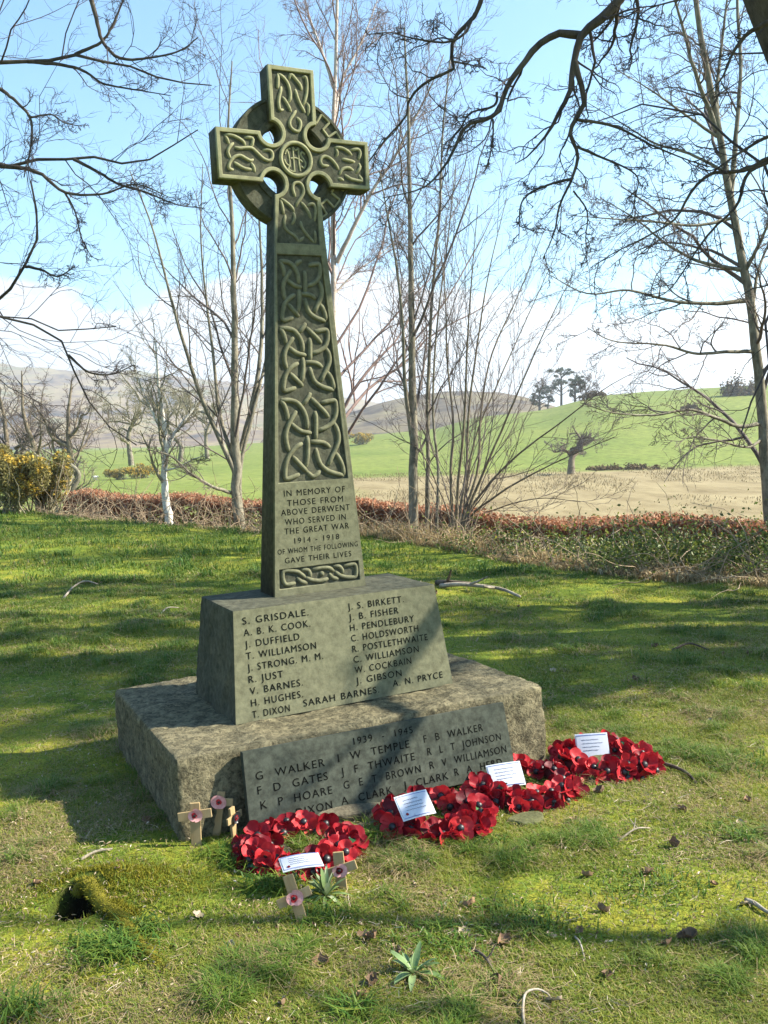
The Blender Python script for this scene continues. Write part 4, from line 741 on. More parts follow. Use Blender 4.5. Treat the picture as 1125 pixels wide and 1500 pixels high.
# rushes and tussocks over the rough pasture
n = 26000; yy = 34+78*rnd.random(n)**.8; xx = -14+75*rnd.random(n); cl = fbm(xx*.16, yy*.07, 91, 4)+.10*sstep(yy, 88, 100); k = (cl > .50) & (xx > -.06*yy) & (xx < yy*.47); xx, yy, cl = xx[k], yy[k], cl[k]; n = len(xx)
V, F, A = blades(np.stack([xx, yy, height(xx, yy)-.03], 1), .12+.26*rnd.random(n)*np.clip((cl-.45)*5, .3, 1), .035+.03*rnd.random(n), np.full(n, .5), np.clip(rnd.normal(.5, .2, n), 0, 1), rnd)
tag(mesh('rushes', V, F, tinted('dry_rushes', [(0, (.10, .075, .035)), (.5, (.22, .17, .09)), (1, (.33, .27, .15))], .9, .1, .2), None, False, {'tint': A}), kind='stuff')
# ------------------------------------------------------------------ lawn
M['grass'] = tinted('grass_blades', [(0, (.26, .185, .09)), (.12, (.38, .30, .155)), (.2, (.26, .245, .035)), (.5, (.15, .205, .026)), (1, (.05, .125, .016))], .6, .3, .3)
def lawn_blades(name, x, y, h0, w0, seed, dead=.10):
    rn = np.random.default_rng(seed); n = len(x); cl = fbm(x*2.2+7, y*2.2, 61, 4); c2 = fbm(x*7, y*7, 62, 3); e = y-Ye(x)
    hole = np.exp(-((((x+.985)/.10)**2+((y-2.76)/.11)**2)**2)); q = (np.array([x, y, np.zeros(n)]).T-TT)@T     # memorial frame
    inside = (np.abs(q[:, 0]) < .79) & (np.abs(q[:, 1]) < .57); keep = (rn.random(n) < np.clip((cl-.28)*3.4, .10, 1)*(1-hole)) & (e < .35) & ~inside & (y > .6)
    x, y, cl, c2 = x[keep], y[keep], cl[keep], c2[keep]; n = len(x); tuft = sstep(c2+.5*(cl-.45), .52, .68)
    h = h0*(.35+.5*rn.random(n)+1.5*tuft*rn.random(n)); t = np.clip(rn.normal(.38, .16, n)+.32*tuft+.2*sstep(y, 6, 10), .13, 1); dd = rn.random(n) < dead*(.4+1.6*(fbm(x*3, y*3, 66, 3) > .5)); t = np.where(dd, .1*rn.random(n), t)
    P = np.stack([x, y, height(x, y)-.004], 1); V, F, A = blades(P, h, w0*(.7+.6*rn.random(n)), np.where(dd, 1.4, .75), t, rn)
    return tag(mesh(name, V, F, M['grass'], None, False, {'tint': A}), kind='stuff')
rn = np.random.default_rng(300)
n = 560000; yy = 1.35+3.6*rn.random(n)**1.15; xx = (rn.random(n)*2-1)*(yy*.44+.12); lawn_blades('lawn_grass', xx, yy, .035, .0025, 301, .2)
n = 300000; yy = 4.7+5*rn.random(n); xx = (rn.random(n)*2-1)*(yy*.45+.3); lawn_blades('lawn_grass', xx, yy, .042, .0045, 302, .13)
n = 190000; yy = 9.2+10*rn.random(n); xx = (rn.random(n)*2-1)*(yy*.48+.5); lawn_blades('lawn_grass', xx, yy, .07, .009, 303, .05)
# taller fringe against the plinth and a few strong tufts
def tuft(px, py, n, h, r, seed, lean=.8): 
    rn = np.random.default_rng(seed); c = G(px, py); x = c[0]+rn.normal(size=n)*r; y = c[1]+rn.normal(size=n)*r*.7; return np.stack([x, y, height(x, y)-.004], 1), h*(.4+.8*rn.random(n)), lean
Pt = []; Ht = []
for k, (px, py, n, h, r) in enumerate(((165, 1398, 420, .06, .045), (140, 1385, 120, .05, .03), (210, 1370, 160, .06, .03), (395, 1300, 170, .06, .04), (545, 1235, 130, .07, .03), (600, 1265, 260, .045, .06), (760, 1350, 420, .05, .10), (640, 1390, 300, .05, .08), (30, 1490, 120, .08, .03), (520, 1500, 140, .07, .03), (1085, 1230, 150, .06, .05), (960, 1300, 300, .045, .1), (470, 1345, 200, .05, .05), (350, 1270, 150, .06, .03), (30, 790, 500, .10, .5), (200, 800, 700, .12, .7), (330, 800, 500, .11, .6), (1090, 1120, 300, .05, .1), (330, 1255, 160, .055, .04), (700, 1235, 160, .045, .06))):
    P, H, l = tuft(px, py, n, h, r, 400+k); Pt.append(P); Ht.append(H)
P = np.concatenate(Pt); H = np.concatenate(Ht); rn = np.random.default_rng(77); V, F, A = blades(P, H, .0035+.002*rn.random(len(P)), np.full(len(P), .8), np.clip(rn.normal(.75, .2, len(P)), .2, 1), rn, .7)
tag(mesh('grass_tufts', V, F, M['grass'], None, False, {'tint': A}), kind='stuff')
# fine dead litter: bits of leaf and twig nobody could count
n = 30000; yy = 1.4+8*rn.random(n)**1.4; xx = (rn.random(n)*2-1)*(yy*.45+.1); q = (np.stack([xx, yy, 0*xx], 1)-TT)@T; k = ~((np.abs(q[:, 0]) < .8) & (np.abs(q[:, 1]) < .58)) & (fbm(xx*3, yy*3, 71, 3) > .42); xx, yy = xx[k], yy[k]
P = np.stack([xx, yy, height(xx, yy)+.006+.014*rn.random(len(xx))], 1)
M['litter'] = tinted('dead_leaf_litter', [(0, (.09, .05, .03)), (.5, (.25, .17, .10)), (.85, (.40, .31, .21)), (1, (.52, .44, .34))], .8, .2)
V, F, A = leaves(rn, P, .006, rn.random(len(P)), 1.2, .35); tag(mesh('leaf_litter', V, F, M['litter'], None, False, {'tint': A}), kind='stuff')
n = 9000; yy = 1.4+5*rn.random(n); xx = (rn.random(n)*2-1)*(yy*.44+.1); q = (np.stack([xx, yy, 0*xx], 1)-TT)@T; k = ~((np.abs(q[:, 0]) < .82) & (np.abs(q[:, 1]) < .6)) & (fbm(xx*2.5, yy*2.5, 73, 3) > .5); xx, yy = xx[k], yy[k]; a = rn.random(len(xx))*6.28; l = .02+.04*rn.random(len(xx))
S = np.stack([xx, yy, height(xx, yy)+.012], 1); Pp, Rr = grow(S, np.stack([np.cos(a), np.sin(a), .1*rn.normal(size=len(a))], 1), l, np.full(len(a), .0009), 4, rn, .2, 0, .6); V, F = tubes(Pp, Rr, 3)
tag(mesh('straw_litter', V, F, M['litter'], None, False, {'tint': np.repeat(.45+.55*rn.random(len(a)), 12)}), kind='stuff')
# single dead leaves lying on the turf
def leaf_mesh(seed, curl):
    rn = np.random.default_rng(seed); nu, nv = 9, 7; V = []
    for i in range(nu):
        u = i/(nu-1); wv = .42*math.sin(math.pi*min(.97, u*.94+.03))**.8*(1+.18*math.sin(u*15))
        for j in range(nv):
            v = j/(nv-1)*2-1; V.append((u-.5, v*wv, curl*(v*v*.35+.25*(u-.5)**2*2)+.05*rn.normal()*abs(v)))
    F = [(i*nv+j, (i+1)*nv+j, (i+1)*nv+j+1, i*nv+j+1) for i in range(nu-1) for j in range(nv-1)]
    V = np.array(V); return V-np.array([0, 0, V[:, 2].min()]), np.array(F)
dl = [flat('dead_leaf_brown', (.22, .13, .075), .75, .3, 60), flat('dead_leaf_pale', (.42, .32, .22), .75, .25, 60), flat('dead_leaf_dark', (.16, .10, .06), .75, .3, 60)]
spots = [(880, 1165), (960, 950), (820, 935), (655, 1215), (905, 1230), (1010, 1100), (585, 1405), (415, 1480), (730, 1450), (680, 1372), (950, 1285), (860, 1290), (605, 1205), (330, 1420), (340, 1395), (55, 1300), (290, 1345), (215, 1210), (985, 1245), (890, 1440), (1090, 1330), (530, 1470), (780, 1255), (840, 1205), (110, 930), (60, 795), (90, 795), (300, 880), (215, 830), (1060, 960), (930, 1000), (700, 940), (350, 1455), (1000, 1380), (160, 1240), (470, 1420), (760, 890), (640, 870)]
bases = []
for k in range(3):
    V, F = leaf_mesh(500+k, (.9, .5, 1.3)[k]); bases.append(mesh('fallen_leaf', V*.05, F, dl[k]).data)
for o in [o for o in scene.objects if o.name.startswith('fallen_leaf')]: bpy.data.objects.remove(o)
rn = np.random.default_rng(55)
lx = np.random.default_rng(56)
for _ in range(60): spots.append((int(lx.integers(10, 1115)), int(830+660*lx.random())))
spots = [s_ for s_ in spots if not (160 < s_[0] < 990 and 850 < s_[1] < 1300 and (s_[0] < 810 or s_[1] > 1050) and s_ not in spots[:38])]
for px, py in spots:
    p = G(px, py); k = int(rn.integers(3)); o = link(bpy.data.objects.new('fallen_leaf', bases[k])); s = .7+.6*rn.random()
    o.location = (p[0], p[1], p[2]+.006); o.rotation_euler = (rn.normal()*.35, rn.normal()*.35, rn.random()*6.28); s *= .72; o.scale = (s, s*(.8+.4*rn.random()), s)
    tag(o, ('single curled brown dead leaf lying on the mossy lawn', 'single pale papery dead leaf lying on the mossy lawn', 'single dark shrivelled dead leaf lying on the mossy lawn')[k], 'leaf', 'dead leaves scattered on the lawn')
# fallen sticks
def stick(pts, r, lab, mat, side=()):
    P = np.array([G(a, b_)+np.array([0, 0, r*.9+dz]) for a, b_, dz in pts]); p = smooth_path(P, 16); mb = MB(); mb.add(*tubes((p-P[0])[None], (r*np.linspace(1, .55, 16))[None], 7)); F0 = [np.arange(7)[None, ::-1], (np.arange(7)+15*7)[None]]; mb.F += F0
    for i, d, l in side:
        e_ = np.array([p[i]-P[0], p[i]-P[0]+np.array(d)*l*.5, p[i]-P[0]+np.array(d)*l+np.array([0, 0, .01])]); mb.add(*tubes(e_[None], np.array([[r*.6, r*.5, r*.3]]), 5))
    o = mb.build('fallen_stick', mat); o.location = tuple(P[0]); return tag(o, lab, 'stick')
M['stick'] = bark('grey_stick', [(.3, (.10, .085, .06)), (.5, (.26, .22, .17)), (.7, (.42, .37, .30))], 60, .004)
M['dark_stick'] = bark('dark_stick', [(.3, (.03, .025, .02)), (.5, (.08, .06, .045)), (.7, (.15, .12, .09))], 60, .004)
stick([(1092, 1326, 0), (1106, 1333, .004), (1125, 1344, .004), (1150, 1352, 0)], .008, 'thick pale broken stick at the lower right edge of the lawn', M['stick'])
stick([(768, 1512, 0), (766, 1490, .015), (770, 1472, .025), (785, 1462, .02), (800, 1462, .01), (812, 1470, 0)], .0042, 'hooked pale stick curling up at the bottom edge of the picture', M['stick'])
stick([(93, 878, 0), (108, 866, .03), (125, 860, .05), (143, 860, .02)], .012, 'arched pale twig in the grass at far left', M['stick'])
stick([(645, 862, 0), (672, 864, .03), (700, 866, .03), (735, 870, .02), (762, 878, 0)], .022, 'long pale fallen branch on the grass right behind the memorial', M['stick'], ((5, (.4, -.3, .2), .4), (9, (-.3, -.5, .1), .4)))
stick([(640, 858, 0), (660, 862, .03), (690, 862, .02)], .028, 'dark knotty fallen branch end behind the block of the memorial', M['dark_stick'], ((6, (.1, -.4, .4), .3),))
stick([(972, 1122, 0), (990, 1132, .01), (1008, 1142, .008), (1020, 1150, 0)], .009, 'dark stick on the grass just right of the last wreath', M['dark_stick'])
stick([(690, 1392, 0), (706, 1408, .012), (718, 1424, .012), (728, 1440, 0)], .005, 'dark forked twig standing among the tufts in the foreground', M['dark_stick'], ((8, (.5, .2, .5), .05),))
stick([(842, 1380, 0), (850, 1392, .01), (858, 1412, 0)], .0035, 'thin curved tan stem in the foreground moss', M['stick'])
stick([(118, 1262, 0), (140, 1255, .006), (165, 1250, .004)], .006, 'short bleached stick at the front edge of the plinth shadow', M['stick'])
stick([(233, 905, 0), (245, 897, .03), (262, 893, .01)], .008, 'small pale twig left of the block on the lawn', M['stick'])
stick([(905, 1235, 0), (930, 1228, .02), (952, 1215, 0)], .004, 'bundle end of dry stalk below the right wreath', M['stick'], ((7, (.3, .6, .3), .06), (9, (-.5, .3, .4), .05)))
stick([(985, 955, 0), (1010, 950, .02), (1040, 955, 0)], .009, 'dark twig in the shaded grass right of the memorial', M['dark_stick'])
# mossy surface root by the burrow
m, N, L, b = material('moss', .95, .05); tc = N.new('ShaderNodeTexCoord'); n1 = noise(N, L, 30, 6, .7, tc.outputs['Object']); n2 = noise(N, L, 220, 4, .7, tc.outputs['Object']); r = ramp(N, [(.3, (.07, .065, .015)), (.55, (.17, .15, .02)), (.75, (.24, .18, .07))]); L.new(n1.outputs[0], r.inputs[0]); L.new(r.outputs[0], b.inputs['Base Color']); bump(N, L, b, n2.outputs[0], .9, .006); M['moss'] = m
def rootpiece(mb, pts, r0, r1, seed):
    P = np.array([G(a, b_)+np.array([0, 0, dz]) for a, b_, dz in pts]); n = 60; p = smooth_path(P, n); u = np.linspace(0, 1, n); R = (r0+(r1-r0)*u)*(.85+.4*fbm(u*9, u*0+seed, seed, 3)); V, F = tubes((p-RB)[None], R[None], 20)
    d = (fbm(V[:, 0]*70+seed, V[:, 1]*70+V[:, 2]*50, seed, 3)-.45)*.010; c = np.repeat(p-RB, 20, axis=0); V = V+unit(V-c)*d[:, None]; mb.add(V, F)
    nb = 2600; i = rn.integers(0, len(V), nb); pp.append((V[i], unit(V[i]-c[i])))
RB = G(150, 1320); mb = MB(); pp = []
rootpiece(mb, [(112, 1312, -.03), (128, 1318, .0), (148, 1328, .010), (166, 1343, .009), (184, 1366, .010), (205, 1390, .004), (222, 1408, .001), (246, 1432, -.016)], .024, .016, 3)
rootpiece(mb, [(150, 1330, -.01), (168, 1330, .002), (190, 1338, -.004), (205, 1342, -.02)], .013, .010, 4)
ro = tag(empty('mossy_root', RB), 'yellow moss covered tree root curling past the dark burrow at lower left', 'tree root'); mb.build('root', M['moss'], ro)
nb = 9000; mx = -.90+.17*rn.normal(size=nb); my = 2.90+.075*rn.normal(size=nb); k = ((mx+.985)/.086)**2+((my-2.81)/.11)**2 > 1; mx, my = mx[k], my[k]
pp.append((np.stack([mx, my, height(mx, my)], 1)-RB, unit(np.stack([.4*rn.normal(size=len(mx)), .4*rn.normal(size=len(mx))-.2, np.ones(len(mx))], 1))))
Pm = np.concatenate([a for a, _ in pp]); Nm = np.concatenate([b_ for _, b_ in pp]); k = Nm[:, 2] > -.2; Pm, Nm = Pm[k], Nm[k]; s = perp(Nm, rn)*.0016; tip = Pm+Nm*(.006+.008*rn.random(len(Pm)))[:, None]+.004*rn.normal(size=Pm.shape)
V = np.stack([Pm-s, Pm+s, tip], 1).reshape(-1, 3); mesh('moss_tuft', V, np.arange(len(V)).reshape(-1, 3), tinted('moss_fronds', [(0, (.10, .105, .012)), (1, (.27, .235, .03))], .9, .05, .2), ro, False, {'tint': np.repeat(rn.random(len(Pm)), 3)})
# plantain like rosette
def rosette(px, py, n, l, w, seed, lab, col, el=(.2, 1.0), name='leafy_rosette'):
    rn = np.random.default_rng(seed); c = G(px, py); mb = MB()
    for i in range(n):
        a = 6.283*i/n+rn.normal()*.25; up = el[0]+(el[1]-el[0])*rn.random(); L_ = l*(.6+.55*rn.random()); t = np.linspace(0, 1, 9); rr = L_*(t*math.cos(up)); zz = L_*(t*math.sin(up)-.42*t*t*math.cos(up))+.004
        wv = w*np.sin(np.pi*np.clip(t*.92+.06, 0, 1))**.75*(.8+.4*rn.random()); d = np.array([math.cos(a), math.sin(a), 0]); s = np.array([-math.sin(a), math.cos(a), 0])
        V = [];
        for k in range(9):
            p = d*rr[k]+np.array([0, 0, zz[k]])
            V += [p-s*wv[k]+np.array([0, 0, wv[k]*.35]), p, p+s*wv[k]+np.array([0, 0, wv[k]*.35])]
        F = [(k*3+j, k*3+j+1, k*3+j+4, k*3+j+3) for k in range(8) for j in range(2)]; mb.add(V, np.array(F), rn.random())
    o = mb.build(name, col, None, True, 'tint'); o.location = tuple(c); return tag(o, lab, 'plant')
M['rosette'] = tinted('rosette_leaf', [(0, (.10, .17, .05)), (1, (.22, .30, .13))], .5, .4, .2)
rosette(606, 1430, 17, .105, .010, 31, 'grey green rosette of long pointed leaves in the foreground moss', M['rosette'])
M['fern'] = tinted('pale_fern_leaf', [(0, (.08, .14, .04)), (.6, (.2, .28, .1)), (1, (.45, .5, .3))], .5, .4, .25)
rosette(478, 1318, 34, .11, .007, 32, 'small feathery pale green plant between the two front wooden crosses', M['fern'], (.35, 1.3), 'small_plant')
rosette(428, 1302, 14, .06, .005, 33, 'grassy green clump directly behind the tilted front cross', M['fern'], (.5, 1.4), 'small_plant')

# ------------------------------------------------------------------ poppies, wreaths, crosses, stones
m, N, L, b = material('poppy_red', .55, .3); tc = N.new('ShaderNodeTexCoord'); oi = N.new('ShaderNodeObjectInfo'); n1 = noise(N, L, 60, 4, .6, tc.outputs['Object'])
r = ramp(N, [(.0, (.10, .002, .008)), (.5, (.33, .006, .014)), (1, (.54, .03, .035))]); a2 = N.new('ShaderNodeMath'); a2.operation = 'MULTIPLY_ADD'; a2.inputs[1].default_value = .6; L.new(n1.outputs[0], a2.inputs[0]); mm = N.new('ShaderNodeMath'); mm.operation = 'MULTIPLY_ADD'; L.new(oi.outputs['Random'], mm.inputs[0]); mm.inputs[1].default_value = 1.0; mm.inputs[2].default_value = -.3; L.new(mm.outputs[0], a2.inputs[2]); L.new(a2.outputs[0], r.inputs[0]); L.new(r.outputs[0], b.inputs['Base Color'])
t_ = N.new('ShaderNodeBsdfTranslucent'); L.new(r.outputs[0], t_.inputs[0]); ms = N.new('ShaderNodeMixShader'); ms.inputs[0].default_value = .22; L.new(b.outputs[0], ms.inputs[1]); L.new(t_.outputs[0], ms.inputs[2]); L.new(ms.outputs[0], N['Material Output'].inputs[0]); M['poppy'] = m
M['black'] = flat('poppy_centre_black', (.012, .012, .014), .45, .2, 60, .5)
M['pink'] = flat('faded_pink_poppy_paper', (.62, .30, .28), .7, .2, 90); M['green_leaf'] = flat('wreath_green_leaf', (.05, .16, .05), .6, .2, 50)
def poppy_arrays(seed, r=.034, petals=4, cup=.55):
    rn = np.random.default_rng(seed); V = []; F = []
    for k in range(petals):
        a0 = 6.283*k/petals+rn.normal()*.15; nr, na = 6, 9; o = len(V); wid = 1.15*6.283/petals; tilt = cup*(.6+.7*rn.random()); ph = rn.random()*6.28; R1 = r*(.85+.3*rn.random())
        for i in range(nr):
            u = i/(nr-1)
            for j in range(na):
                v = j/(na-1)*2-1; a = a0+v*wid/2*(1-.10*u); edge = 1-.22*v*v*u; rad = R1*(.12+.88*u)*edge
                z = r*(tilt*u**1.7*.75+.09*math.sin(4*v+ph)*u+.05*(k % 2)+.04*rn.normal()*u); V.append((rad*math.cos(a), rad*math.sin(a), z))
        F += [(o+i*na+j, o+(i+1)*na+j, o+(i+1)*na+j+1, o+i*na+j+1) for i in range(nr-1) for j in range(na-1)]
    return np.array(V), np.array(F)
def tmpmesh(V, F, mat, name, smooth=True): o = mesh(name, V, F, mat, None, smooth); me = o.data; bpy.data.objects.remove(o); return me
pop = [tmpmesh(*poppy_arrays(600+k, .040, (4, 4, 3, 4, 3)[k], (.5, .8, .35, 1.0, .6)[k]), M['poppy'], 'poppy') for k in range(5)]
Vb, Fb = ball((0, 0, .008), .0125, 1, 6); Vb = Vb*np.array([1, 1, .7]); centre = tmpmesh(Vb, Fb, M['black'], 'centre')
lV = np.array([(0, 0, 0), (.012, .010, .004), (.03, .012, .006), (.05, 0, .002), (.03, -.012, .006), (.012, -.010, .004)]); lf = tmpmesh(lV, np.array([(0, 1, 2, 3, 4, 5)]), M['green_leaf'], 'leaf')
wb_m = flat('wreath_backing', (.10, .02, .02), .9, .3)
paper, pN, pL, pb = material('card_paper', .5, .4); pb.inputs['Base Color'].default_value = (.46, .48, .55, 1)
M['card'] = paper; M['blue'] = flat('card_blue_edge', (.10, .14, .42), .5, .1); M['pen'] = flat('pen_ink', (.04, .045, .09), .6, .2); M['sleeve'] = flat('clear_sleeve_edge', (.5, .52, .55), .2, .1, 30, .8)
def card(parent, loc, nrm, right, w, h, seed):
    """message card in a plastic sleeve: white paper, blue edge, scribbled lines and a small poppy print"""
    rn = np.random.default_rng(seed); nrm = unit(np.array(nrm, float)); right = np.array(right, float); right = unit(right-nrm*(right@nrm)); up = np.cross(nrm, right)
    root = empty('message_card'); root.parent = parent; root.matrix_parent_inverse = Matrix(); root.matrix_local = Matrix(((right[0], up[0], nrm[0], loc[0]), (right[1], up[1], nrm[1], loc[1]), (right[2], up[2], nrm[2], loc[2]), (0, 0, 0, 1)))
    def sheet(x0, x1, y0, y1, z, mat, name, par, th=.0012, bow=.004):
        n = 9; V = []; 
        for zz in (z, z-th):
            for i in range(n):
                x = x0+(x1-x0)*i/(n-1); c = bow*(1-((2*x/w))**2)
                V += [(x, y0, zz+c), (x, y1, zz+c)]
        k = 2*n; F = [(2*i, 2*i+2, 2*i+3, 2*i+1) for i in range(n-1)]+[(k+2*i, k+2*i+1, k+2*i+3, k+2*i+2) for i in range(n-1)]+[(2*i, k+2*i, k+2*i+2, 2*i+2) for i in range(n-1)]+[(2*i+1, 2*i+3, k+2*i+3, k+2*i+1) for i in range(n-1)]+[(0, 1, k+1, k), (k-2, 2*k-2, 2*k-1, k-1)]
        return mesh(name, V, np.array(F), mat, par, False)
    p = sheet(-w/2, w/2, -h/2, h/2, 0, M['card'], 'paper', root); e = sheet(-w/2-.005, w/2+.005, -h/2-.005, h/2+.005, -.0018, M['sleeve'], 'sleeve', root)
    mb = MB()
    for y0 in (-h/2+.002, h/2-.002):
        xx = np.linspace(-w/2+.001, w/2-.001, 9); mb.add(*tubes(np.stack([xx, np.full(9, y0), .0006+.004*(1-(2*xx/w)**2)], 1)[None], np.full((1, 9), .0011), 4))
    mb.build('printed_edge', M['blue'], root); mb = MB()
    for k in range(4):
        y0 = h*(.28-.15*k); x0, x1 = -w*(.36-.05*rn.random()), w*(.1+.28*rn.random()); xx = np.linspace(x0, x1, 60); yy = y0+.0028*np.sin(xx*900+rn.random()*6)*rn.random(60); mb.add(*tubes(np.stack([xx, yy, .0008+.004*(1-(2*xx/w)**2)], 1)[None], np.full((1, 60), .00055), 3))
    mb.build('handwriting', M['pen'], root)
    V, F = poppy_arrays(seed, .006, 4, .1); mesh('poppy_print', V*np.array([1, 1, .2])+np.array([-w*.36, -h*.32, .0035]), F, M['poppy'], root)
def place_wreath(px, py, R, seed, lab, ell=1.0, rot=0, thick=.045, tilt=(0, 0)):
    rn = np.random.default_rng(seed); c = G(px, py); c[2] += .012; root = tag(empty('poppy_wreath', c), lab, 'wreath', 'red poppy wreaths laid along the foot of the memorial')
    def gz(x, y): return float(height(c[0]+x, c[1]+y))-c[2]
    def ringp(a, rr=R): 
        x, y = rr*math.cos(a), rr*math.sin(a)*ell; x, y = x*math.cos(rot)-y*math.sin(rot), x*math.sin(rot)+y*math.cos(rot); return np.array([x, y, gz(x, y)+tilt[0]*x+tilt[1]*y])
    a = np.linspace(0, 6.2832, 41); P = np.array([ringp(t)+np.array([0, 0, .022]) for t in a]); V, F = tubes(P[None], np.full((1, 41), .026), 8); mesh('backing', V, F, wb_m, root)
    k = 0
    for row, (dr, dz, n, out) in enumerate(((.036, .006, 17, 1.5), (.024, .034, 16, .75), (-.004, .048, 14, .05), (-.034, .030, 10, -.8))):
        for i in range(n):
            t = 6.2832*(i+.5*(row % 2)+.25*rn.normal())/n; p = ringp(t, R+dr+.008*rn.normal())+np.array([0, 0, dz+.008*rn.normal()]); q = ringp(t, 1.0); rad = unit(np.array([q[0], q[1], 0]))
            nrm = unit(rad*out+np.array([0, -.7, 1])+.32*rn.normal(size=3)); rt = unit(perp(nrm[None], rn)[0]); up = np.cross(nrm, rt); s = .92+.3*rn.random()
            o = link(bpy.data.objects.new('poppy', pop[int(rn.integers(5))]), root); o.matrix_local = Matrix(((rt[0]*s, up[0]*s, nrm[0]*s, p[0]), (rt[1]*s, up[1]*s, nrm[1]*s, p[1]), (rt[2]*s, up[2]*s, nrm[2]*s, p[2]), (0, 0, 0, 1)))
            link(bpy.data.objects.new('centre', centre), o); k += 1
            if rn.random() < .12:
                l_ = link(bpy.data.objects.new('leaf', lf), o); l_.location = (.01, 0, -.004); l_.rotation_euler = (0, -.3, rn.random()*6.28)
    return root, c
w1, c1 = place_wreath(438, 1252, .163, 1, 'leftmost poppy wreath, lying behind the two front wooden crosses', .86, .1)
w2, c2 = place_wreath(637, 1208, .164, 2, 'poppy wreath second from left, in front of the tablet with a tilted white card', .9, .2)
w3, c3 = place_wreath(764, 1162, .170, 3, 'third poppy wreath, at the right end of the tablet, holding a flat green stone', .95, .4)
w4, c4 = place_wreath(886, 1122, .172, 4, 'rightmost poppy wreath, past the plinth corner with an upright white card', .92, .1)
def card_at(w, c, px, py, dz_y, nrm, right, cw, ch, seed):
    p = at(px, py, dz_y)-c; card(w, p, nrm, right, cw, ch, seed)
card_at(w1, c1, 441, 1262, 2.84, (.02, -.08, 1), (1, .3, .0), .12, .075, 21)
card_at(w2, c2, 608, 1179, 3.22, (.25, -.62, .75), (.9, .42, .05), .12, .085, 22)
card_at(w3, c3, 741, 1135, 3.58, (.05, -.72, .7), (1, .22, .0), .13, .09, 23)
card_at(w4, c4, 868, 1093, 3.98, (.05, -.92, .4), (1, .04, .03), .135, .1, 24)
# flat stones
def stone(px, py, Y, sx, sy, sz, rz, seed, lab, mat=None, tilt=(0, 0)):
    rn = np.random.default_rng(seed); n = 14; V, F = ball((0, 0, 0), 1, 1, n); d = unit(V); k = 8; pl = unit(rn.normal(size=(k, 3))*np.array([1, 1, .25])); pd = .72+.2*rn.random(k)
    r = np.ones(len(d)); 
    for a, b_ in zip(pl, pd): r = np.minimum(r, np.where(d@a > .05, b_/np.maximum(d@a, .05), 9))
    V = d*r[:, None]; V[:, 2] = np.clip(V[:, 2], -.5, .5); V = V*np.array([sx, sy, sz])*(1+.05*(fbm(d[:, 0]*4+seed, d[:, 1]*4+d[:, 2]*3, seed, 3)-.45))[:, None]
    o = mesh('flat_stone', V, F, mat or M['flatstone'], None, False); p = G(px, py); o.location = (p[0], p[1], p[2]+sz*.32); o.rotation_euler = (tilt[0], tilt[1], rz); return tag(o, lab, 'stone')
M['greenstone'] = slate('mossy_flat_stone', (.06, .062, .03), (.12, .12, .055), (.17, .165, .09), .003, .6, .8, 3)
stone(700, 1168, 3.42, .075, .042, .022, .15, 91, 'olive flat stone lying inside the third wreath', M['greenstone'], (.25, .0))
stone(772, 1206, 3.30, .085, .05, .02, .5, 92, 'mossy flat stone on the grass below the third wreath', M['greenstone'])
stone(516, 1203, 3.20, .16, .035, .06, .35, 93, 'long grey slab on edge under the foot of the tablet', None, (.2, 0))
stone(545, 1219, 3.13, .11, .03, .03, .25, 94, 'thinner grey slab lying below the long slab at the tablet foot', None, (.2, .0))
stone(410, 1247, 2.93, .05, .03, .018, -.5, 95, 'small tan stone in the middle of the leftmost wreath', None, (.3, .2))
stone(552, 1238, 2.99, .035, .025, .018, .2, 96, 'small round grey stone between the first two wreaths', None)
stone(885, 1117, 3.86, .085, .035, .02, .1, 97, 'pale green flat stone in the middle of the rightmost wreath', M['greenstone'], (.4, 0))
stone(672, 1186, 3.30, .04, .025, .015, .3, 98, 'little olive stone in the middle of the second wreath', M['greenstone'], (.3, 0))
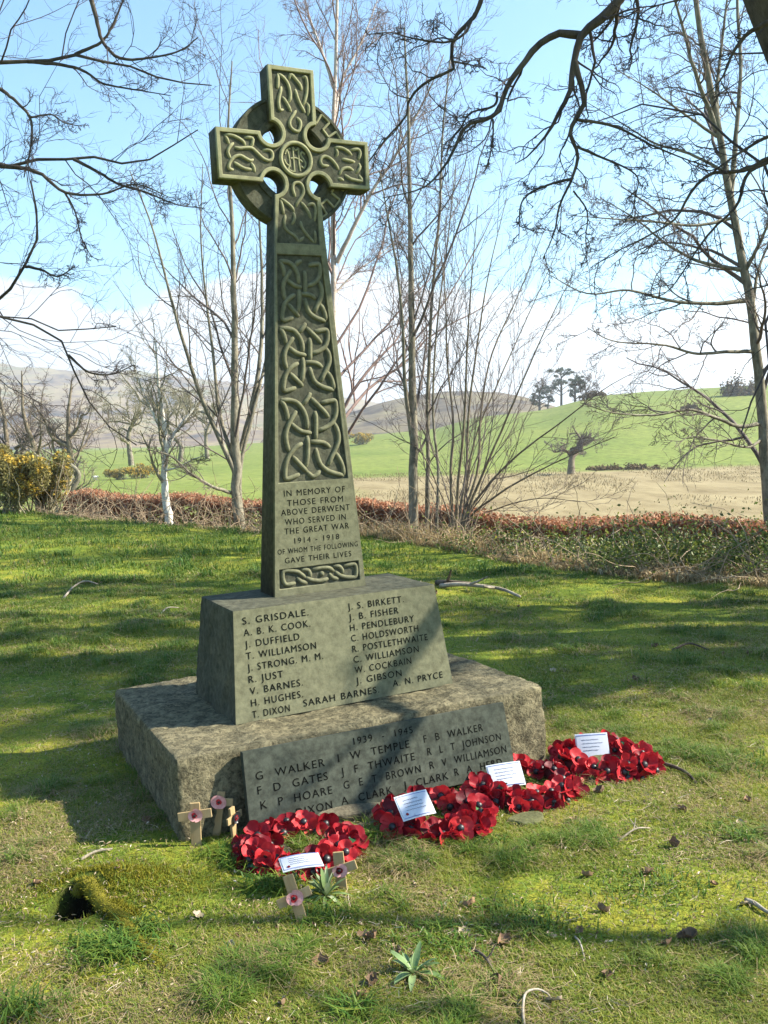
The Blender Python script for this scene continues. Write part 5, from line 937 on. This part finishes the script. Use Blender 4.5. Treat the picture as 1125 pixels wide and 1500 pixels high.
# small wooden remembrance crosses
M['wood'] = bark('plain_softwood', [(.3, (.24, .155, .075)), (.5, (.34, .24, .12)), (.7, (.42, .31, .17))], 40, .001, .12)
def beam(mb, a, b_, w, d, nrm):
    a, b_ = np.array(a, float), np.array(b_, float); u = unit(b_-a); n = np.array(nrm, float); s = np.cross(u, n)*w/2; n = n*d/2; e = .0012; V = []
    for p in (a, b_):
        V += [p-s-n, p+s-n, p+s+n, p-s+n]
    mb.add(V, [np.array([(0, 1, 2, 3), (7, 6, 5, 4), (0, 4, 5, 1), (1, 5, 6, 2), (2, 6, 7, 3), (3, 7, 4, 0)])])
def wood_cross(px, py, Y, h, lab, roll=0, lean=.1, yaw=0, bar_at=.66, bw=.125, sw=.030, barroll=0, pop_mat='pink', slope=None):
    p = at(px, py, Y); p[2] = float(height(p[0], p[1])); root = tag(empty('wooden_cross', p), lab, 'cross', 'small wooden remembrance crosses')
    root.rotation_euler = (-lean, roll, yaw)
    mb = MB(); beam(mb, (0, 0, -.05), (0, 0, h), sw, .010, (0, -1, 0)); up = mb.build('upright', M['wood'], root, False)
    z = h*bar_at; mb = MB(); t = math.tan(barroll); beam(mb, (-bw/2, -.0085, z-bw/2*t), (bw/2, -.0085, z+bw/2*t), sw*.86, .0075, (0, -1, 0)); mb.build('crossbar', M['wood'], root, False)
    for o in root.children:
        md = o.modifiers.new('edge', 'BEVEL'); md.width = .0015; md.segments = 2
    V, F = poppy_arrays(int(px), .026, 2, .18); V = V[:, [0, 2, 1]]*np.array([1, -1, 1]); f = mesh('poppy', V+np.array([0, -.0145, z]), F, M[pop_mat], root)
    V, F = poppy_arrays(int(px)+3, .011, 3, .05); V = V[:, [0, 2, 1]]*np.array([1, -1, 1]); mesh('stamens', V+np.array([0, -.0185, z]), F, M['poppy'], f)
    V, F = ball((0, -.017, z), .0062, .6, 6); mesh('centre', V, F, M['black'], f)
wood_cross(288, 1240, 3.18, .150, 'upright wooden cross furthest left, against the plinth corner', -.02, .08, .05, .73, .118, .036, .09)
wood_cross(317, 1230, 3.26, .158, 'wooden cross leaning right beside the leftmost one, poppy with pale lower petal', .12, .1, -.05, .78, .098, .032, .06)
wood_cross(344, 1232, 3.22, .120, 'split weathered cross seen nearly edge on behind the left pair', -.05, .05, 1.15, .7, .09, .028, 0, 'black')
wood_cross(501, 1298, 2.84, .118, 'pale wooden cross standing in front of the leftmost wreath', -.10, .12, -.05, .55, .110, .034, .22)
wood_cross(444, 1356, 2.64, .145, 'wooden cross tilted to the left, nearest the camera', -.30, .18, .05, .56, .105, .032, .10)
# ------------------------------------------------------------------ air
def haze_box():
    m = bpy.data.materials.new('haze'); m.use_nodes = True; N = m.node_tree.nodes; L = m.node_tree.links; N.remove(N['Principled BSDF'])
    v = N.new('ShaderNodeVolumePrincipled'); v.inputs['Color'].default_value = (.86, .93, 1, 1); v.inputs['Density'].default_value = .00046; v.inputs['Anisotropy'].default_value = .3; L.new(v.outputs[0], N['Material Output'].inputs['Volume'])
    x0, x1, y0, y1, z0, z1 = -1750, 1750, -330, 2500, -30, 260
    V = [(x, y, z) for z in (z0, z1) for y in (y0, y1) for x in (x0, x1)]
    o = mesh('haze', V, np.array([(0, 2, 3, 1), (4, 5, 7, 6), (0, 1, 5, 4), (2, 6, 7, 3), (0, 4, 6, 2), (1, 3, 7, 5)]), m, None, False); tag(o, kind='stuff')
haze_box()
